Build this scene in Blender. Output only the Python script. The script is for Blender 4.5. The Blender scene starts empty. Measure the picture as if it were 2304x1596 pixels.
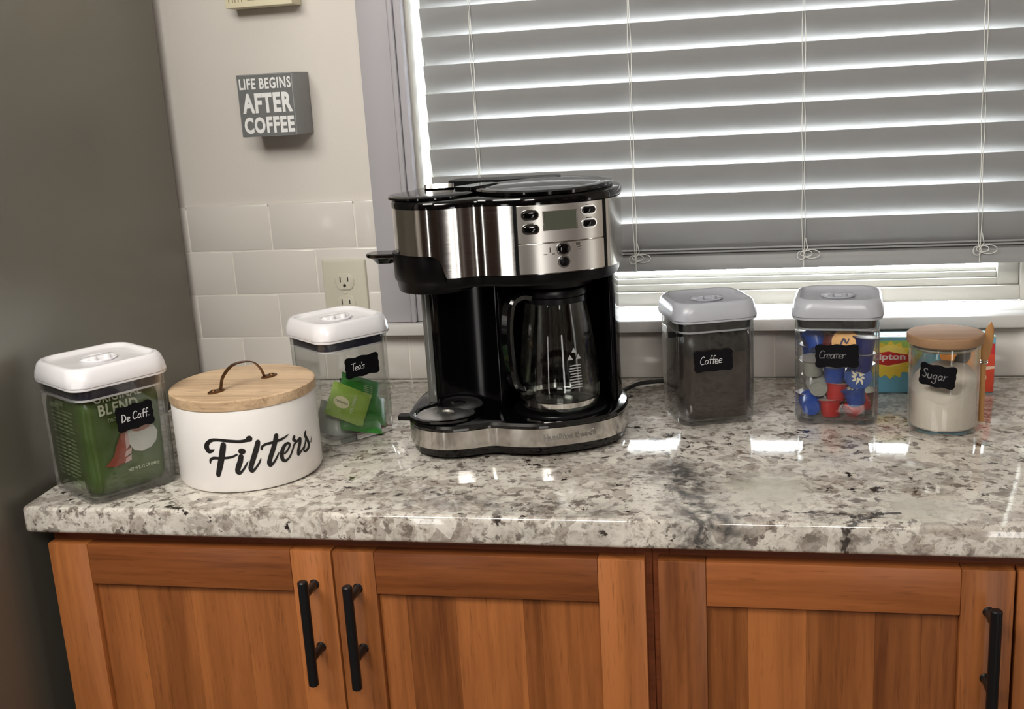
import bpy, bmesh, math, random
from math import sin, cos, pi, radians, sqrt, atan2
from mathutils import Vector, Matrix
import mathutils.noise as mn
random.seed(7)
SC = bpy.context.scene
COL = SC.collection

# ------------------------------------------------------------------ camera
cd = bpy.data.cameras.new('camera'); cam = bpy.data.objects.new('camera', cd); COL.objects.link(cam)
R = ((0.979075, 0.1949, -0.058531), (-0.00915, -0.245167, -0.969438), (-0.203293, 0.949688, -0.238254))
M = Matrix((R[0], [-v for v in R[1]], [-v for v in R[2]])).transposed()
cam.matrix_world = Matrix.Translation((0.758331, -1.769736, 0.485991)) @ M.to_4x4()
cd.sensor_width = 36; cd.sensor_fit = 'HORIZONTAL'; cd.lens = 2466.788 / 2304 * 36
cd.clip_start = 0.02; cd.clip_end = 60
SC.camera = cam

# ------------------------------------------------------------------ world, lights, exposure
W = bpy.data.worlds.new('world'); SC.world = W; W.use_nodes = True
bg = W.node_tree.nodes['Background']; bg.inputs[0].default_value = (0.93, 0.96, 1.0, 1); bg.inputs[1].default_value = 36.0

def area(name, loc, target, sx, sy, power, col):
    l = bpy.data.lights.new(name, 'AREA'); l.shape = 'RECTANGLE'; l.size = sx; l.size_y = sy
    l.energy = power; l.color = col
    o = bpy.data.objects.new(name, l); COL.objects.link(o); o.location = loc
    o.rotation_euler = (Vector(target) - Vector(loc)).to_track_quat('-Z', 'Y').to_euler()
    return o
area('key_fill_light', (-0.10, -1.75, 1.40), (-0.05, 0, 0.35), 0.9, 0.7, 30, (1.0, 0.965, 0.91))
area('key_fill_light', (0.95, -2.70, 1.46), (0.8, -1.6, 0), 0.70, 0.60, 26, (1.0, 0.96, 0.90))  # added behind the camera as frontal fill for the door fronts
area('rear_streak_light', (-0.78, -3.55, -0.25), (-0.5, 0, -0.2), 0.14, 1.25, 3.0, (1.0, 0.97, 0.93))  # added unseen strip, no door here; gives the steel bright streaks
area('rear_streak_light', (1.90, -3.55, -0.20), (0.9, 0, -0.1), 0.30, 1.3, 6, (1.0, 0.97, 0.93))  # added unseen strip to brighten what the steel panel reflects
area('side_streak_light', (-1.07, -2.95, -0.25), (0.2, -1, -0.2), 0.10, 1.2, 1.6, (1.0, 0.97, 0.93))  # added strip at the left wall, mirrored as a streak in the steel
area('side_streak_light', (2.66, -1.3, -0.10), (0.6, -1, -0.1), 0.16, 1.2, 1.5, (1.0, 0.97, 0.93))  # added strip at the right wall, another streak for the steel
SC.view_settings.view_transform = 'Standard'; SC.view_settings.look = 'None'
SC.view_settings.exposure = 0.25; SC.view_settings.gamma = 1.0; SC.view_settings.use_curve_mapping = False
SC.cycles.transparent_max_bounces = 24; SC.cycles.max_bounces = 10
SC.cycles.caustics_reflective = False; SC.cycles.caustics_refractive = False

# ------------------------------------------------------------------ material helpers
def lin(r, g, b):
    f = lambda c: (c / 255 / 12.92) if c / 255 <= .04045 else ((c / 255 + .055) / 1.055) ** 2.4
    return (f(r), f(g), f(b), 1)
class NT:
    def __init__(s, name):
        s.m = bpy.data.materials.new(name); s.m.use_nodes = True; s.t = s.m.node_tree; s.n = s.t.nodes; s.l = s.t.links
        s.b = s.n['Principled BSDF']; s.out = s.n['Material Output']
    def node(s, ty, **k):
        o = s.n.new(ty)
        for a, v in k.items(): setattr(o, a, v)
        return o
    def put(s, sock, v):
        if isinstance(v, bpy.types.NodeSocket): s.l.new(v, sock)
        else: sock.default_value = v
    def math(s, op, a, b=0.0, c=None, clamp=False):
        o = s.node('ShaderNodeMath', operation=op, use_clamp=clamp); s.put(o.inputs[0], a); s.put(o.inputs[1], b)
        if c is not None: s.put(o.inputs[2], c)
        return o.outputs[0]
    def vmath(s, op, a, b=(0, 0, 0)):
        o = s.node('ShaderNodeVectorMath', operation=op); s.put(o.inputs[0], a); s.put(o.inputs[1], b)
        return o.outputs[1] if op in ('DOT_PRODUCT', 'DISTANCE', 'LENGTH') else o.outputs[0]
    def coord(s, kind='Object'): return s.node('ShaderNodeTexCoord').outputs[kind]
    def mapping(s, v, scale=(1, 1, 1), loc=(0, 0, 0), rot=(0, 0, 0)):
        o = s.node('ShaderNodeMapping'); s.put(o.inputs[0], v); s.put(o.inputs[1], loc); s.put(o.inputs[2], rot); s.put(o.inputs[3], scale)
        return o.outputs[0]
    def noise(s, v, scale=5, detail=3, rough=.5, dist=0, out=0):
        o = s.node('ShaderNodeTexNoise'); s.put(o.inputs['Vector'], v); s.put(o.inputs['Scale'], scale)
        o.inputs['Detail'].default_value = detail; o.inputs['Roughness'].default_value = rough; o.inputs['Distortion'].default_value = dist
        return o.outputs[out]
    def vor(s, v, scale=5, feature='F1', rnd=1, out='Color'):
        o = s.node('ShaderNodeTexVoronoi', feature=feature); s.put(o.inputs['Vector'], v); s.put(o.inputs['Scale'], scale)
        o.inputs['Randomness'].default_value = rnd
        return o.outputs[out]
    def ramp(s, f, stops, interp='LINEAR'):
        o = s.node('ShaderNodeValToRGB'); s.put(o.inputs[0], f); cr = o.color_ramp; cr.interpolation = interp
        while len(cr.elements) < len(stops): cr.elements.new(.5)
        for e, (p, c) in zip(cr.elements, stops):
            e.position = p; e.color = c if len(c) == 4 else (*c, 1)
        return o.outputs[0]
    def mix(s, f, a, b, mode='MIX'):
        o = s.node('ShaderNodeMix', data_type='RGBA', blend_type=mode); s.put(o.inputs[0], f); s.put(o.inputs[6], a); s.put(o.inputs[7], b)
        return o.outputs[2]
    def remap(s, v, a, b, c=0, d=1):
        o = s.node('ShaderNodeMapRange'); s.put(o.inputs[0], v); o.inputs[1].default_value = a; o.inputs[2].default_value = b
        o.inputs[3].default_value = c; o.inputs[4].default_value = d
        return o.outputs[0]
    def bump(s, h, strength=.2, dist=.001):
        o = s.node('ShaderNodeBump'); o.inputs['Strength'].default_value = strength; o.inputs['Distance'].default_value = dist
        s.put(o.inputs['Height'], h); s.l.new(o.outputs[0], s.b.inputs['Normal'])
    def set(s, **k):
        for a, v in k.items(): s.put(s.b.inputs[a.replace('_', ' ')], v)
        return s
def plain(name, col, rough=.5, metal=0, var=.05, vs=40, coat=0, bump=0, bs=200, spec=.5, sub=None):
    t = NT(name); co = t.coord()
    f = t.noise(co, vs, 3)
    c = t.mix(f, tuple(x * (1 - var) for x in col[:3]) + (1,), tuple(min(1, x * (1 + var)) for x in col[:3]) + (1,))
    t.set(Base_Color=c, Roughness=rough, Metallic=metal, Coat_Weight=coat)
    t.b.inputs['Specular IOR Level'].default_value = spec
    if bump: t.bump(t.noise(co, bs, 3), bump, .0006)
    return t.m
def thin_glass(name, tint=(.965, .97, .965), rough=.01, ior=1.45, refl=1.0, edge=0):
    t = NT(name); t.n.remove(t.b)
    fr = t.node('ShaderNodeFresnel'); bf = t.node('ShaderNodeNewGeometry').outputs['Backfacing']
    t.put(fr.inputs[0], t.remap(bf, 0, 1, ior, 1 / ior))      # same reflectance on both sides of the thin wall
    fac = t.math('MULTIPLY', fr.outputs[0], refl, clamp=True)
    nz = t.noise(t.coord(), 6, 2)
    tr = t.node('ShaderNodeBsdfTransparent'); t.put(tr.inputs[0], t.mix(nz, (*[x * .99 for x in tint], 1), (*tint, 1)))
    gl = t.node('ShaderNodeBsdfGlossy'); gl.inputs['Roughness'].default_value = rough; gl.inputs[0].default_value = (1, 1, 1, 1)
    mx = t.node('ShaderNodeMixShader'); t.put(mx.inputs[0], fac); t.l.new(tr.outputs[0], mx.inputs[1]); t.l.new(gl.outputs[0], mx.inputs[2])
    if edge:      # thick moulded edges bend what is behind them
        gs = t.node('ShaderNodeBsdfGlass'); gs.inputs['Roughness'].default_value = .02; gs.inputs['IOR'].default_value = ior
        lw = t.node('ShaderNodeLayerWeight'); lw.inputs[0].default_value = .5
        m2 = t.node('ShaderNodeMixShader'); t.put(m2.inputs[0], t.math('MULTIPLY', t.math('POWER', lw.outputs['Facing'], 2.2), edge, clamp=True))
        t.l.new(mx.outputs[0], m2.inputs[1]); t.l.new(gs.outputs[0], m2.inputs[2]); mx = m2
    t.l.new(mx.outputs[0], t.out.inputs[0])
    return t.m

def mat_granite():
    t = NT('granite'); co = t.coord()
    warp = t.vmath('SCALE', t.noise(co, 28, 3, out=1)); warp.node.inputs[3].default_value = .022
    p = t.vmath('ADD', co, warp)
    warp2 = t.vmath('SCALE', t.noise(co, 6, 3, out=1)); warp2.node.inputs[3].default_value = .09
    q = t.vmath('ADD', co, warp2)
    big = t.noise(q, 8, 4, .6)
    f1 = t.math('ADD', t.noise(p, 84, 6, .74), t.math('MULTIPLY', t.math('SUBTRACT', big, .5), .35))
    base = t.ramp(f1, [(.31, lin(132, 122, 112)), (.39, lin(176, 166, 154)), (.455, lin(204, 197, 186)), (.57, lin(224, 218, 208)), (.66, lin(194, 188, 175))])
    cell = t.vor(p, 60, out='Color'); cv = t.node('ShaderNodeSeparateColor'); t.l.new(cell, cv.inputs[0])
    base = t.mix(t.remap(cv.outputs[0], .70, .80, 0, .55), base, lin(150, 138, 128))
    base = t.mix(t.remap(cv.outputs[1], .74, .84, 0, .7), base, lin(230, 225, 214))
    # smooth pale and olive islands
    def blob(px, py, r0, r1):
        d = t.vmath('DISTANCE', t.vmath('MULTIPLY', q, (1, 1, 0)), (px + .045, py + .045, 0)); return t.remap(d, r0, r1, 1, 0)
    # grey cloudy zones
    g = t.noise(t.mapping(q, (1, 1.3, 1), (3, 1, 0)), 9, 5, .62)
    gm = t.remap(g, .50, .64, 0, .6)
    def seg(a, b, v=None):
        A = Vector((*a, 0)); D = Vector((*b, 0)) - A; L2 = D.dot(D)
        v = v or q
        pa = t.vmath('SUBTRACT', t.vmath('MULTIPLY', v, (1, 1, 0)), tuple(A))
        h = t.math('DIVIDE', t.vmath('DOT_PRODUCT', pa, tuple(D)), L2, clamp=True)
        s_ = t.vmath('SCALE', tuple(D)); s_.node.inputs[0].default_value = tuple(D); t.put(s_.node.inputs[3], h)
        return t.vmath('LENGTH', t.vmath('SUBTRACT', pa, s_))
    off = .045
    def o(p_): return (p_[0] + off, p_[1] + off)
    vein = t.math('MINIMUM', seg(o((.655, -.43)), o((.70, -.51))), seg(o((.70, -.51)), o((.735, -.64))))
    vm = t.remap(vein, .010, .045, 1, 0)
    vn = t.math('MULTIPLY', vm, t.remap(t.noise(p, 60, 4, .6), .32, .60, 0, 1))
    vein2 = seg(o((.36, -.565)), o((.62, -.585)))
    v2 = t.math('MULTIPLY', t.remap(vein2, .0, .045, .8, 0), t.remap(t.noise(p, 50, 4, .6), .36, .62, 0, 1))
    fine = t.noise(p, 75, 5, .65)
    speck = t.remap(fine, .535, .60, 0, 1)
    clus = t.remap(t.noise(q, 14, 3), .34, .54, .3, 1)
    speck = t.math('MULTIPLY', speck, clus)
    col = t.mix(t.math('MULTIPLY', gm, t.remap(t.noise(p, 55, 4), .40, .58, .1, 1)), base, lin(122, 117, 107))
    pale = t.math('MAXIMUM', blob(.79, -.50, .03, .075), blob(.96, -.56, .02, .06))
    inv = t.math('SUBTRACT', 1, t.math('MULTIPLY', pale, .92))
    col = t.mix(t.math('MULTIPLY', pale, .8), col, lin(190, 186, 172))
    col = t.mix(t.math('MULTIPLY', t.math('MULTIPLY', speck, inv), .85), col, lin(92, 80, 72))
    dk = t.remap(t.noise(t.mapping(p, (1, 1, 1), (7, 3, 1)), 42, 4, .6), .63, .67, 0, 1)
    col = t.mix(t.math('MULTIPLY', dk, inv), col, lin(52, 44, 40))
    col = t.mix(vn, col, lin(84, 82, 80))
    col = t.mix(v2, col, lin(112, 108, 102))
    # dark mineral cracks near the front right edge
    ck = t.math('MINIMUM', seg((.815, -.562), (.90, -.572), p), t.math('MINIMUM', seg((.905, -.575), (.865, -.62), p), seg((.912, -.565), (.94, -.562), p)))
    wv = t.remap(t.noise(p, 130, 3), .35, .65, -.003, .004)
    ckm = t.remap(t.math('ADD', ck, wv), .0015, .0045, 1, 0)
    col = t.mix(t.math('MULTIPLY', ckm, .9), col, lin(48, 42, 40))
    t.set(Base_Color=col, Roughness=.045, Coat_Weight=.3, Coat_Roughness=.02)
    t.b.inputs['Specular IOR Level'].default_value = .62
    return t.m

def mat_wood(name, axis, dark, light, scale=1.0, rough=.38, var=.5, grain=1.0):
    t = NT(name); co = t.coord(); oi = t.node('ShaderNodeObjectInfo').outputs['Random']
    sc = {'z': (1, 1, .06), 'x': (.06, 1, 1), 'y': (1, .06, 1)}[axis]
    shift = t.node('ShaderNodeCombineXYZ'); t.put(shift.inputs[0], t.math('MULTIPLY', oi, 7.3)); t.put(shift.inputs[1], t.math('MULTIPLY', oi, 3.1)); t.put(shift.inputs[2], t.math('MULTIPLY', oi, 5.7))
    p = t.vmath('ADD', t.mapping(co, tuple(x * scale for x in sc)), shift.outputs[0])
    w = t.noise(p, 26, 4, .55, .6)
    f = t.noise(p, 150, 4, .65)
    m = t.math('ADD', t.math('MULTIPLY', w, .75), t.math('MULTIPLY', f, .35 * grain))
    m = t.math('ADD', m, t.math('MULTIPLY', t.math('SUBTRACT', oi, .5), var))
    col = t.ramp(m, [(.28, dark), (.78, light)])
    pores = t.remap(t.noise(p, 330, 2, .6), .60, .72, 0, .35 * grain)
    col = t.mix(pores, col, tuple(x * .45 for x in dark[:3]) + (1,))
    t.set(Base_Color=col, Roughness=rough)
    t.bump(f, .12, .0006)
    return t.m

m_wall = plain('wall_paint', lin(214, 208, 200), .75, var=.03, vs=3, bump=.25, bs=260)
m_grout = plain('grout', lin(228, 223, 214), .85, var=.05)
m_tile = plain('tile_glaze', lin(216, 211, 204), .16, var=.025, vs=6, bump=.04, bs=25)
m_trim = plain('trim_paint', lin(172, 169, 173), .38, var=.02, vs=5)
m_sill = plain('sill_paint', lin(206, 204, 200), .35, var=.02, vs=5)
m_sash = plain('sash_vinyl', lin(196, 194, 186), .35, var=.02, vs=5)
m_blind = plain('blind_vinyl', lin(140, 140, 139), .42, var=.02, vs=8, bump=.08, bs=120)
_t = NT('cord'); _t.set(Base_Color=lin(218, 216, 210), Roughness=.8); m_cord = _t.m
m_glasspane = thin_glass('window_glass', (.97, .98, .98))
m_granite = mat_granite()
m_fridge = plain('fridge_steel_grey', lin(118, 114, 103), .42, metal=.35, var=.05, vs=4, bump=.12, bs=500)
m_woodv = mat_wood('cabinet_wood_upright', 'z', lin(98, 52, 22), lin(176, 108, 58), 1, .38, .36)
m_woodh = mat_wood('cabinet_wood_level', 'x', lin(96, 50, 22), lin(168, 100, 54), 1, .38, .34)
m_face = mat_wood('cabinet_face_wood', 'x', lin(96, 47, 26), lin(150, 84, 50), 1, .4, .1)
m_black = plain('handle_black', lin(20, 21, 24), .34, metal=.2, var=.1)
m_lid = plain('lid_white', lin(238, 236, 238), .22, var=.01)
m_lid_shade = plain('lid_grey_part_shade', lin(174, 176, 183), .28, var=.01)  # lid copy greyed partly for weaker light on the right, partly own colour
m_gasket = plain('gasket_navy', lin(44, 44, 62), .35, var=.05)
m_gasketk = plain('gasket_black', lin(26, 28, 30), .35, var=.05)
m_acry = thin_glass('clear_acrylic', (.955, .96, .955), .015, 1.45, 1.1, .85)
m_jar = thin_glass('jar_glass', (.97, .975, .96), .01, 1.45, 1.1, .8)
m_caraf = thin_glass('carafe_glass', (.90, .91, .90), .01, 1.5, .8, .6)
m_chalk = plain('chalkboard_black', lin(9, 8, 11), .6, var=.2, vs=90, spec=.12)
m_chalkw = plain('chalk_white', lin(205, 203, 205), .9, var=.15, vs=400)
m_chalkg = plain('chalk_faint_grey', lin(120, 118, 120), .9, var=.2, vs=400)
m_tin = plain('filters_white_enamel', lin(236, 232, 228), .35, var=.01)
m_ink = plain('black_ink', lin(22, 19, 19), .5, var=.1)
m_lidwood = mat_wood('pale_wood_lid', 'x', lin(140, 106, 74), lin(222, 192, 156), 1.5, .5, .05, 1.6)
m_bamboo = mat_wood('bamboo', 'x', lin(142, 108, 78), lin(178, 143, 108), 1.2, .7, .1, .5)
m_spoon = mat_wood('spoon_wood', 'z', lin(160, 112, 62), lin(200, 150, 92), 1.2, .5, .1, .6)
m_bronze = plain('bronze', lin(118, 84, 54), .34, metal=.85, var=.3, vs=60)
def mat_steel():
    t = NT('brushed_steel'); co = t.coord()
    f = t.noise(t.mapping(co, (1, 1, 60)), 30, 3)
    t.set(Base_Color=t.mix(f, (.56, .54, .51, 1), (.66, .64, .61, 1)), Metallic=1.0, Roughness=t.remap(f, .3, .7, .09, .15))
    t.bump(t.noise(t.mapping(co, (1, 1, 80)), 25, 2), .05, .0004)
    return t.m
m_steel = mat_steel()
m_bandsteel = plain('band_steel', (.66, .64, .61, 1), .16, metal=1, var=.03, vs=20)
m_panel = plain('panel_steel', (.80, .77, .72, 1), .30, metal=1, var=.04, vs=30)
m_gloss = plain('gloss_black', lin(4, 4, 5), .07, var=.1, coat=.1)
m_body = plain('body_black', lin(3, 3, 4), .08, var=.1, spec=.14)
m_satin = plain('satin_black', lin(5, 5, 6), .34, var=.1, spec=.22)
m_lcd = plain('lcd_grey_green', lin(74, 78, 66), .15, var=.03)
m_chrome = plain('chrome', (.75, .74, .72, 1), .12, metal=1, var=.02)
m_print = plain('print_grey', lin(70, 66, 60), .5, var=.1)
m_gprint = plain('carafe_print', lin(150, 150, 150), .6, var=.1)
m_outlet = plain('outlet_almond', lin(200, 195, 178), .35, var=.02)
m_slot = plain('outlet_slot_dark', lin(28, 24, 20), .6)
m_sign = plain('sign_dark_grey', lin(104, 105, 104), .7, var=.12, vs=90, bump=.2)
m_signedge = plain('sign_edge_grey', lin(140, 141, 140), .7, var=.1, vs=60)
m_signt = plain('sign_letter_white', lin(226, 226, 224), .7, var=.06, vs=200)
m_cream = plain('cream_block', lin(222, 214, 184), .6, var=.04)
m_creamt = plain('cream_block_letter', lin(150, 140, 112), .6)
m_foilg = plain('coffee_bag_green', lin(74, 96, 46), .33, var=.18, vs=30, bump=.3, bs=60)
m_pg = plain('bag_print_pale', lin(208, 214, 184), .5, var=.04)
m_pg2 = plain('bag_print_soft_green', lin(160, 178, 134), .5, var=.06)
m_cupw = plain('bag_print_cup', lin(208, 208, 200), .45, var=.06, vs=60)
m_cofp = plain('bag_print_coffee', lin(176, 112, 84), .45, var=.1, vs=80)
m_red = plain('bag_print_rust', lin(150, 62, 40), .45, var=.35, vs=120)
m_pink = plain('bag_print_pink', lin(206, 172, 168), .45, var=.1, vs=120)
m_brown = plain('bag_brown', lin(42, 27, 20), .6, var=.12, vs=40, bump=.25, bs=70)
m_bagk = plain('bag_black', lin(16, 12, 13), .4, var=.1)
m_cable = plain('cable_black', lin(14, 14, 15), .4)
m_floor = mat_wood('floor_wood', 'x', lin(70, 50, 34), lin(120, 92, 64), .6, .4, .1)
m_ceil = plain('ceiling_paint', lin(225, 222, 215), .8)
m_rear = plain('rear_paint', lin(150, 140, 128), .7)
m_dark = plain('rear_cabinet_brown', lin(66, 42, 30), .4, var=.1)
m_sugar = plain('sugar', lin(226, 216, 206), .85, var=.03, vs=300, bump=.5, bs=900)

# ------------------------------------------------------------------ mesh helpers
def B(): return bmesh.new()
def box(bm, x0, x1, y0, y1, z0, z1, bev=0, seg=2):
    vs = [bm.verts.new((x, y, z)) for x in (x0, x1) for y in (y0, y1) for z in (z0, z1)]
    idx = [(0, 1, 3, 2), (4, 6, 7, 5), (0, 4, 5, 1), (2, 3, 7, 6), (0, 2, 6, 4), (1, 5, 7, 3)]
    fs = [bm.faces.new([vs[i] for i in f]) for f in idx]
    if bev:
        es = list({e for f in fs for e in f.edges})
        bmesh.ops.bevel(bm, geom=es, offset=bev, segments=seg, affect='EDGES', profile=.5, clamp_overlap=True)
    return bm
def loft(bm, rings, cap0=True, cap1=True, closed=True):
    V = [[bm.verts.new(p) for p in r] for r in rings]
    n = len(V[0])
    for a, b in zip(V[:-1], V[1:]):
        for i in range(n if closed else n - 1):
            j = (i + 1) % n; bm.faces.new((a[i], a[j], b[j], b[i]))
    if cap0: bm.faces.new(list(reversed(V[0])))
    if cap1: bm.faces.new(V[-1])
    return V
def rring(w, d, r, z, n=6, cx=0, cy=0):
    P = []; r = min(r, w / 2 - 1e-4, d / 2 - 1e-4)
    for k, (sx, sy) in enumerate(((1, 1), (-1, 1), (-1, -1), (1, -1))):
        for i in range(n + 1):
            a = k * pi / 2 + i / n * pi / 2
            P.append((cx + sx * (w / 2 - r) + r * cos(a), cy + sy * (d / 2 - r) + r * sin(a), z))
    return P
def cring(r, z, n=48, cx=0, cy=0): return [(cx + r * cos(2 * pi * i / n), cy + r * sin(2 * pi * i / n), z) for i in range(n)]
def lathe(bm, prof, n=48, cx=0, cy=0, c0=True, c1=True): return loft(bm, [cring(max(r, 1e-4), z, n, cx, cy) for r, z in prof], c0, c1)
def tube(bm, pts, r, n=8, caps=True, rr=None):
    pts = [Vector(p) for p in pts]; rings = []
    up = None
    for i, p in enumerate(pts):
        t = (pts[min(i + 1, len(pts) - 1)] - pts[max(i - 1, 0)]).normalized()
        if up is None: up = t.orthogonal().normalized()
        up = (up - t * up.dot(t)).normalized(); s = t.cross(up); q = rr[i] if rr else r
        rings.append([tuple(p + (up * cos(2 * pi * k / n) + s * sin(2 * pi * k / n)) * q) for k in range(n)])
    loft(bm, rings, caps, caps)
    return bm
def poly(bm, pts, f=lambda x, y, h: (x, y, h), t=.0003):
    """flat outline pts in 2-D, given thickness t, mapped through f(x,y,h)"""
    b = [bm.verts.new(f(x, y, 0)) for x, y in pts]; a = [bm.verts.new(f(x, y, t)) for x, y in pts]
    n = len(pts)
    bm.faces.new(a); bm.faces.new(list(reversed(b)))
    for i in range(n): bm.faces.new((b[i], b[(i + 1) % n], a[(i + 1) % n], a[i]))
def spline(pts, n=6, closed=False):
    P = [Vector(p) for p in pts]; out = []; m = len(P)
    for i in range(m if closed else m - 1):
        if closed: a, b, c, d = P[i - 1], P[i], P[(i + 1) % m], P[(i + 2) % m]
        else: a, b, c, d = P[max(i - 1, 0)], P[i], P[i + 1], P[min(i + 2, m - 1)]
        for k in range(n):
            t = k / n
            out.append(.5 * ((2 * b) + (c - a) * t + (2 * a - 5 * b + 4 * c - d) * t * t + (3 * b - a - 3 * c + d) * t ** 3))
    if not closed: out.append(P[-1])
    return out
def ribbon(bm, pts, f, t=.0003):
    """pts: (x,y,width) stroke; rounded ends; mapped on a surface by f(x,y,h)"""
    s = [Vector(p) for p in pts]
    if len(s) > 2: s = spline(s, 5)
    L, Rr = [], []
    for i, p in enumerate(s):
        d = (s[min(i + 1, len(s) - 1)] - s[max(i - 1, 0)]).xy
        if d.length < 1e-9: continue
        d.normalize(); nrm = Vector((-d.y, d.x)); w = max(p.z, 1e-5) / 2
        L.append(p.xy + nrm * w); Rr.append(p.xy - nrm * w)
    a = [[bm.verts.new(f(v.x, v.y, h)) for v in L] for h in (0, t)]
    b = [[bm.verts.new(f(v.x, v.y, h)) for v in Rr] for h in (0, t)]
    for i in range(len(L) - 1):
        bm.faces.new((a[1][i], b[1][i], b[1][i + 1], a[1][i + 1]))
        bm.faces.new((a[0][i], a[1][i], a[1][i + 1], a[0][i + 1])); bm.faces.new((b[1][i], b[0][i], b[0][i + 1], b[1][i + 1]))
    for p, q in ((s[0], s[min(1, len(s) - 1)]), (s[-1], s[-2])):      # round caps
        w = max(p.z, 1e-5) / 2
        ring = [bm.verts.new(f(p.x + w * cos(k * pi / 5), p.y + w * sin(k * pi / 5), t * 1.02)) for k in range(10)]
        bm.faces.new(ring)
def finish(bm, ang=35):
    bmesh.ops.recalc_face_normals(bm, faces=bm.faces)
    for f in bm.faces: f.smooth = True
    c = radians(ang)
    for e in bm.edges:
        if len(e.link_faces) != 2 or e.calc_face_angle(0) > c: e.smooth = False
def mk(name, bm, mat, parent=None, world=False, mw=None, ang=35):
    finish(bm, ang)
    me = bpy.data.meshes.new(name)
    if world and parent is not None: bm.transform(MW[parent.name].inverted())
    bm.to_mesh(me); bm.free(); me.materials.append(mat)
    o = bpy.data.objects.new(name, me); COL.objects.link(o)
    if parent is not None: o.parent = parent
    if mw is not None: o.matrix_basis = mw
    MW[o.name] = (MW[parent.name] if parent is not None else Matrix()) @ o.matrix_basis
    return o
MW = {}
def tag(o, label, cat, group=None, kind=None):
    if label: o['label'] = label
    if cat: o['category'] = cat
    if group: o['group'] = group
    if kind: o['kind'] = kind
    return o
def thing(name, label, cat, loc=(0, 0, 0), rz=0, group=None, kind=None):
    o = bpy.data.objects.new(name, None); COL.objects.link(o); o.empty_display_size = .05
    o.matrix_basis = Matrix.Translation(loc) @ Matrix.Rotation(rz, 4, 'Z'); MW[o.name] = o.matrix_basis.copy()
    return tag(o, label, cat, group, kind)
def struct(name, bm, mat, parent=None):
    o = mk(name, bm, mat, parent, world=True); 
    if parent is None: o['kind'] = 'structure'
    return o
def text(name, s, mat, parent, frame, size=.01, sx=1, bold=0, ext=.0002, align='LEFT', shear=0, fit=None, space=1.0):
    """frame: Matrix whose x/y axes carry the writing"""
    c = bpy.data.curves.new(name, 'FONT'); c.body = s; c.size = size; c.offset = bold; c.extrude = ext; c.align_x = align; c.resolution_u = 3; c.shear = shear; c.space_character = space
    t = bpy.data.objects.new('tmp', c); me = bpy.data.meshes.new_from_object(t)
    if fit:      # stretch the letters to a measured width and height
        xs = [v.co.x for v in me.vertices]; ys = [v.co.y for v in me.vertices]
        me.transform(Matrix.Diagonal((fit[0] / (max(xs) - min(xs)), fit[1] / (max(ys) - min(ys)), 1, 1)) @ Matrix.Translation((-min(xs), -min(ys), 0)))
    else: me.transform(Matrix.Scale(sx, 4, (1, 0, 0)))
    bpy.data.objects.remove(t); bpy.data.curves.remove(c)
    me.materials.clear(); me.materials.append(mat); me.name = name
    o = bpy.data.objects.new(name, me); COL.objects.link(o)
    if parent is not None: o.parent = parent
    o.matrix_basis = frame; return o
def frame(o, x, y):
    x = Vector(x).normalized(); y = Vector(y); y = (y - x * y.dot(x)).normalized(); z = x.cross(y)
    m = Matrix((x, y, z)).transposed().to_4x4(); m.translation = Vector(o); return m
def matf(m): return lambda x, y, h: tuple(m @ Vector((x, y, h)))

# ------------------------------------------------------------------ room shell
P_, Q_ = .0775, .154                      # tile pitch
FL, CE = -.914, 1.53
X0, X1, Y0 = -1.1, 2.7, -3.6
WX0, WX1, WZ0, WZ1 = .235, 1.225, .104, 1.20     # window opening
bm = B()
for a in ((X0, WX0, FL, CE), (WX1, X1, FL, CE), (WX0, WX1, FL, WZ0 - .02), (WX0, WX1, WZ1, CE)):
    box(bm, a[0], a[1], .0065, .14, a[2], a[3])
wall = struct('wall_back', bm, m_wall)
bm = B(); box(bm, X0, X1, Y0, .14, FL - .05, FL); struct('floor', bm, m_floor)
bm = B(); box(bm, X0, X1, Y0, .14, CE, CE + .05); struct('ceiling', bm, m_ceil)
bm = B(); box(bm, X0 - .1, X0, Y0, .14, FL, CE); struct('wall_left', bm, m_wall)
bm = B(); box(bm, X1, X1 + .1, Y0, .14, FL, CE); struct('wall_right', bm, m_wall)
bm = B(); box(bm, X0, X1, Y0 - .1, Y0, FL, CE); struct('wall_rear', bm, m_rear)
# grout bed and tiles
TX0 = -.28
bm = B()
for a in ((TX0, .215, 0, 4 * P_ - .002), (.215, 1.26, 0, .078), (1.26, 1.75, 0, 4 * P_ - .002)):
    box(bm, a[0], a[1], .0012, .0064, a[2], a[3])
mk('grout_bed', bm, m_grout, wall, world=True)
XJ = -.0332
g_ = .0011
for row in range(4):
    j0 = XJ + (Q_ / 2 if row in (0, 2) else 0)
    xs = [j0 + k * Q_ for k in range(-3, 14)]
    for a, b in zip(xs[:-1], xs[1:]):
        spans = [(TX0, .1605), (1.285, 1.75)] if row > 0 else [(TX0, 1.75)]
        for s0, s1 in spans:
            l, r = max(a + g_, s0), min(b - g_, s1)
            if r - l < .008: continue
            if row == 3: z1 = 4 * P_ + .002
            else: z1 = (row + 1) * P_ - g_
            if row == 0 and r > .22 and l < 1.25: z1 = P_ - g_
            bm = B(); box(bm, l, r, -.0012 * 0, .006, row * P_ + (g_ if row else .0005), z1, .0016, 2)
            mk('tile', bm, m_tile, wall, world=True)
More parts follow.
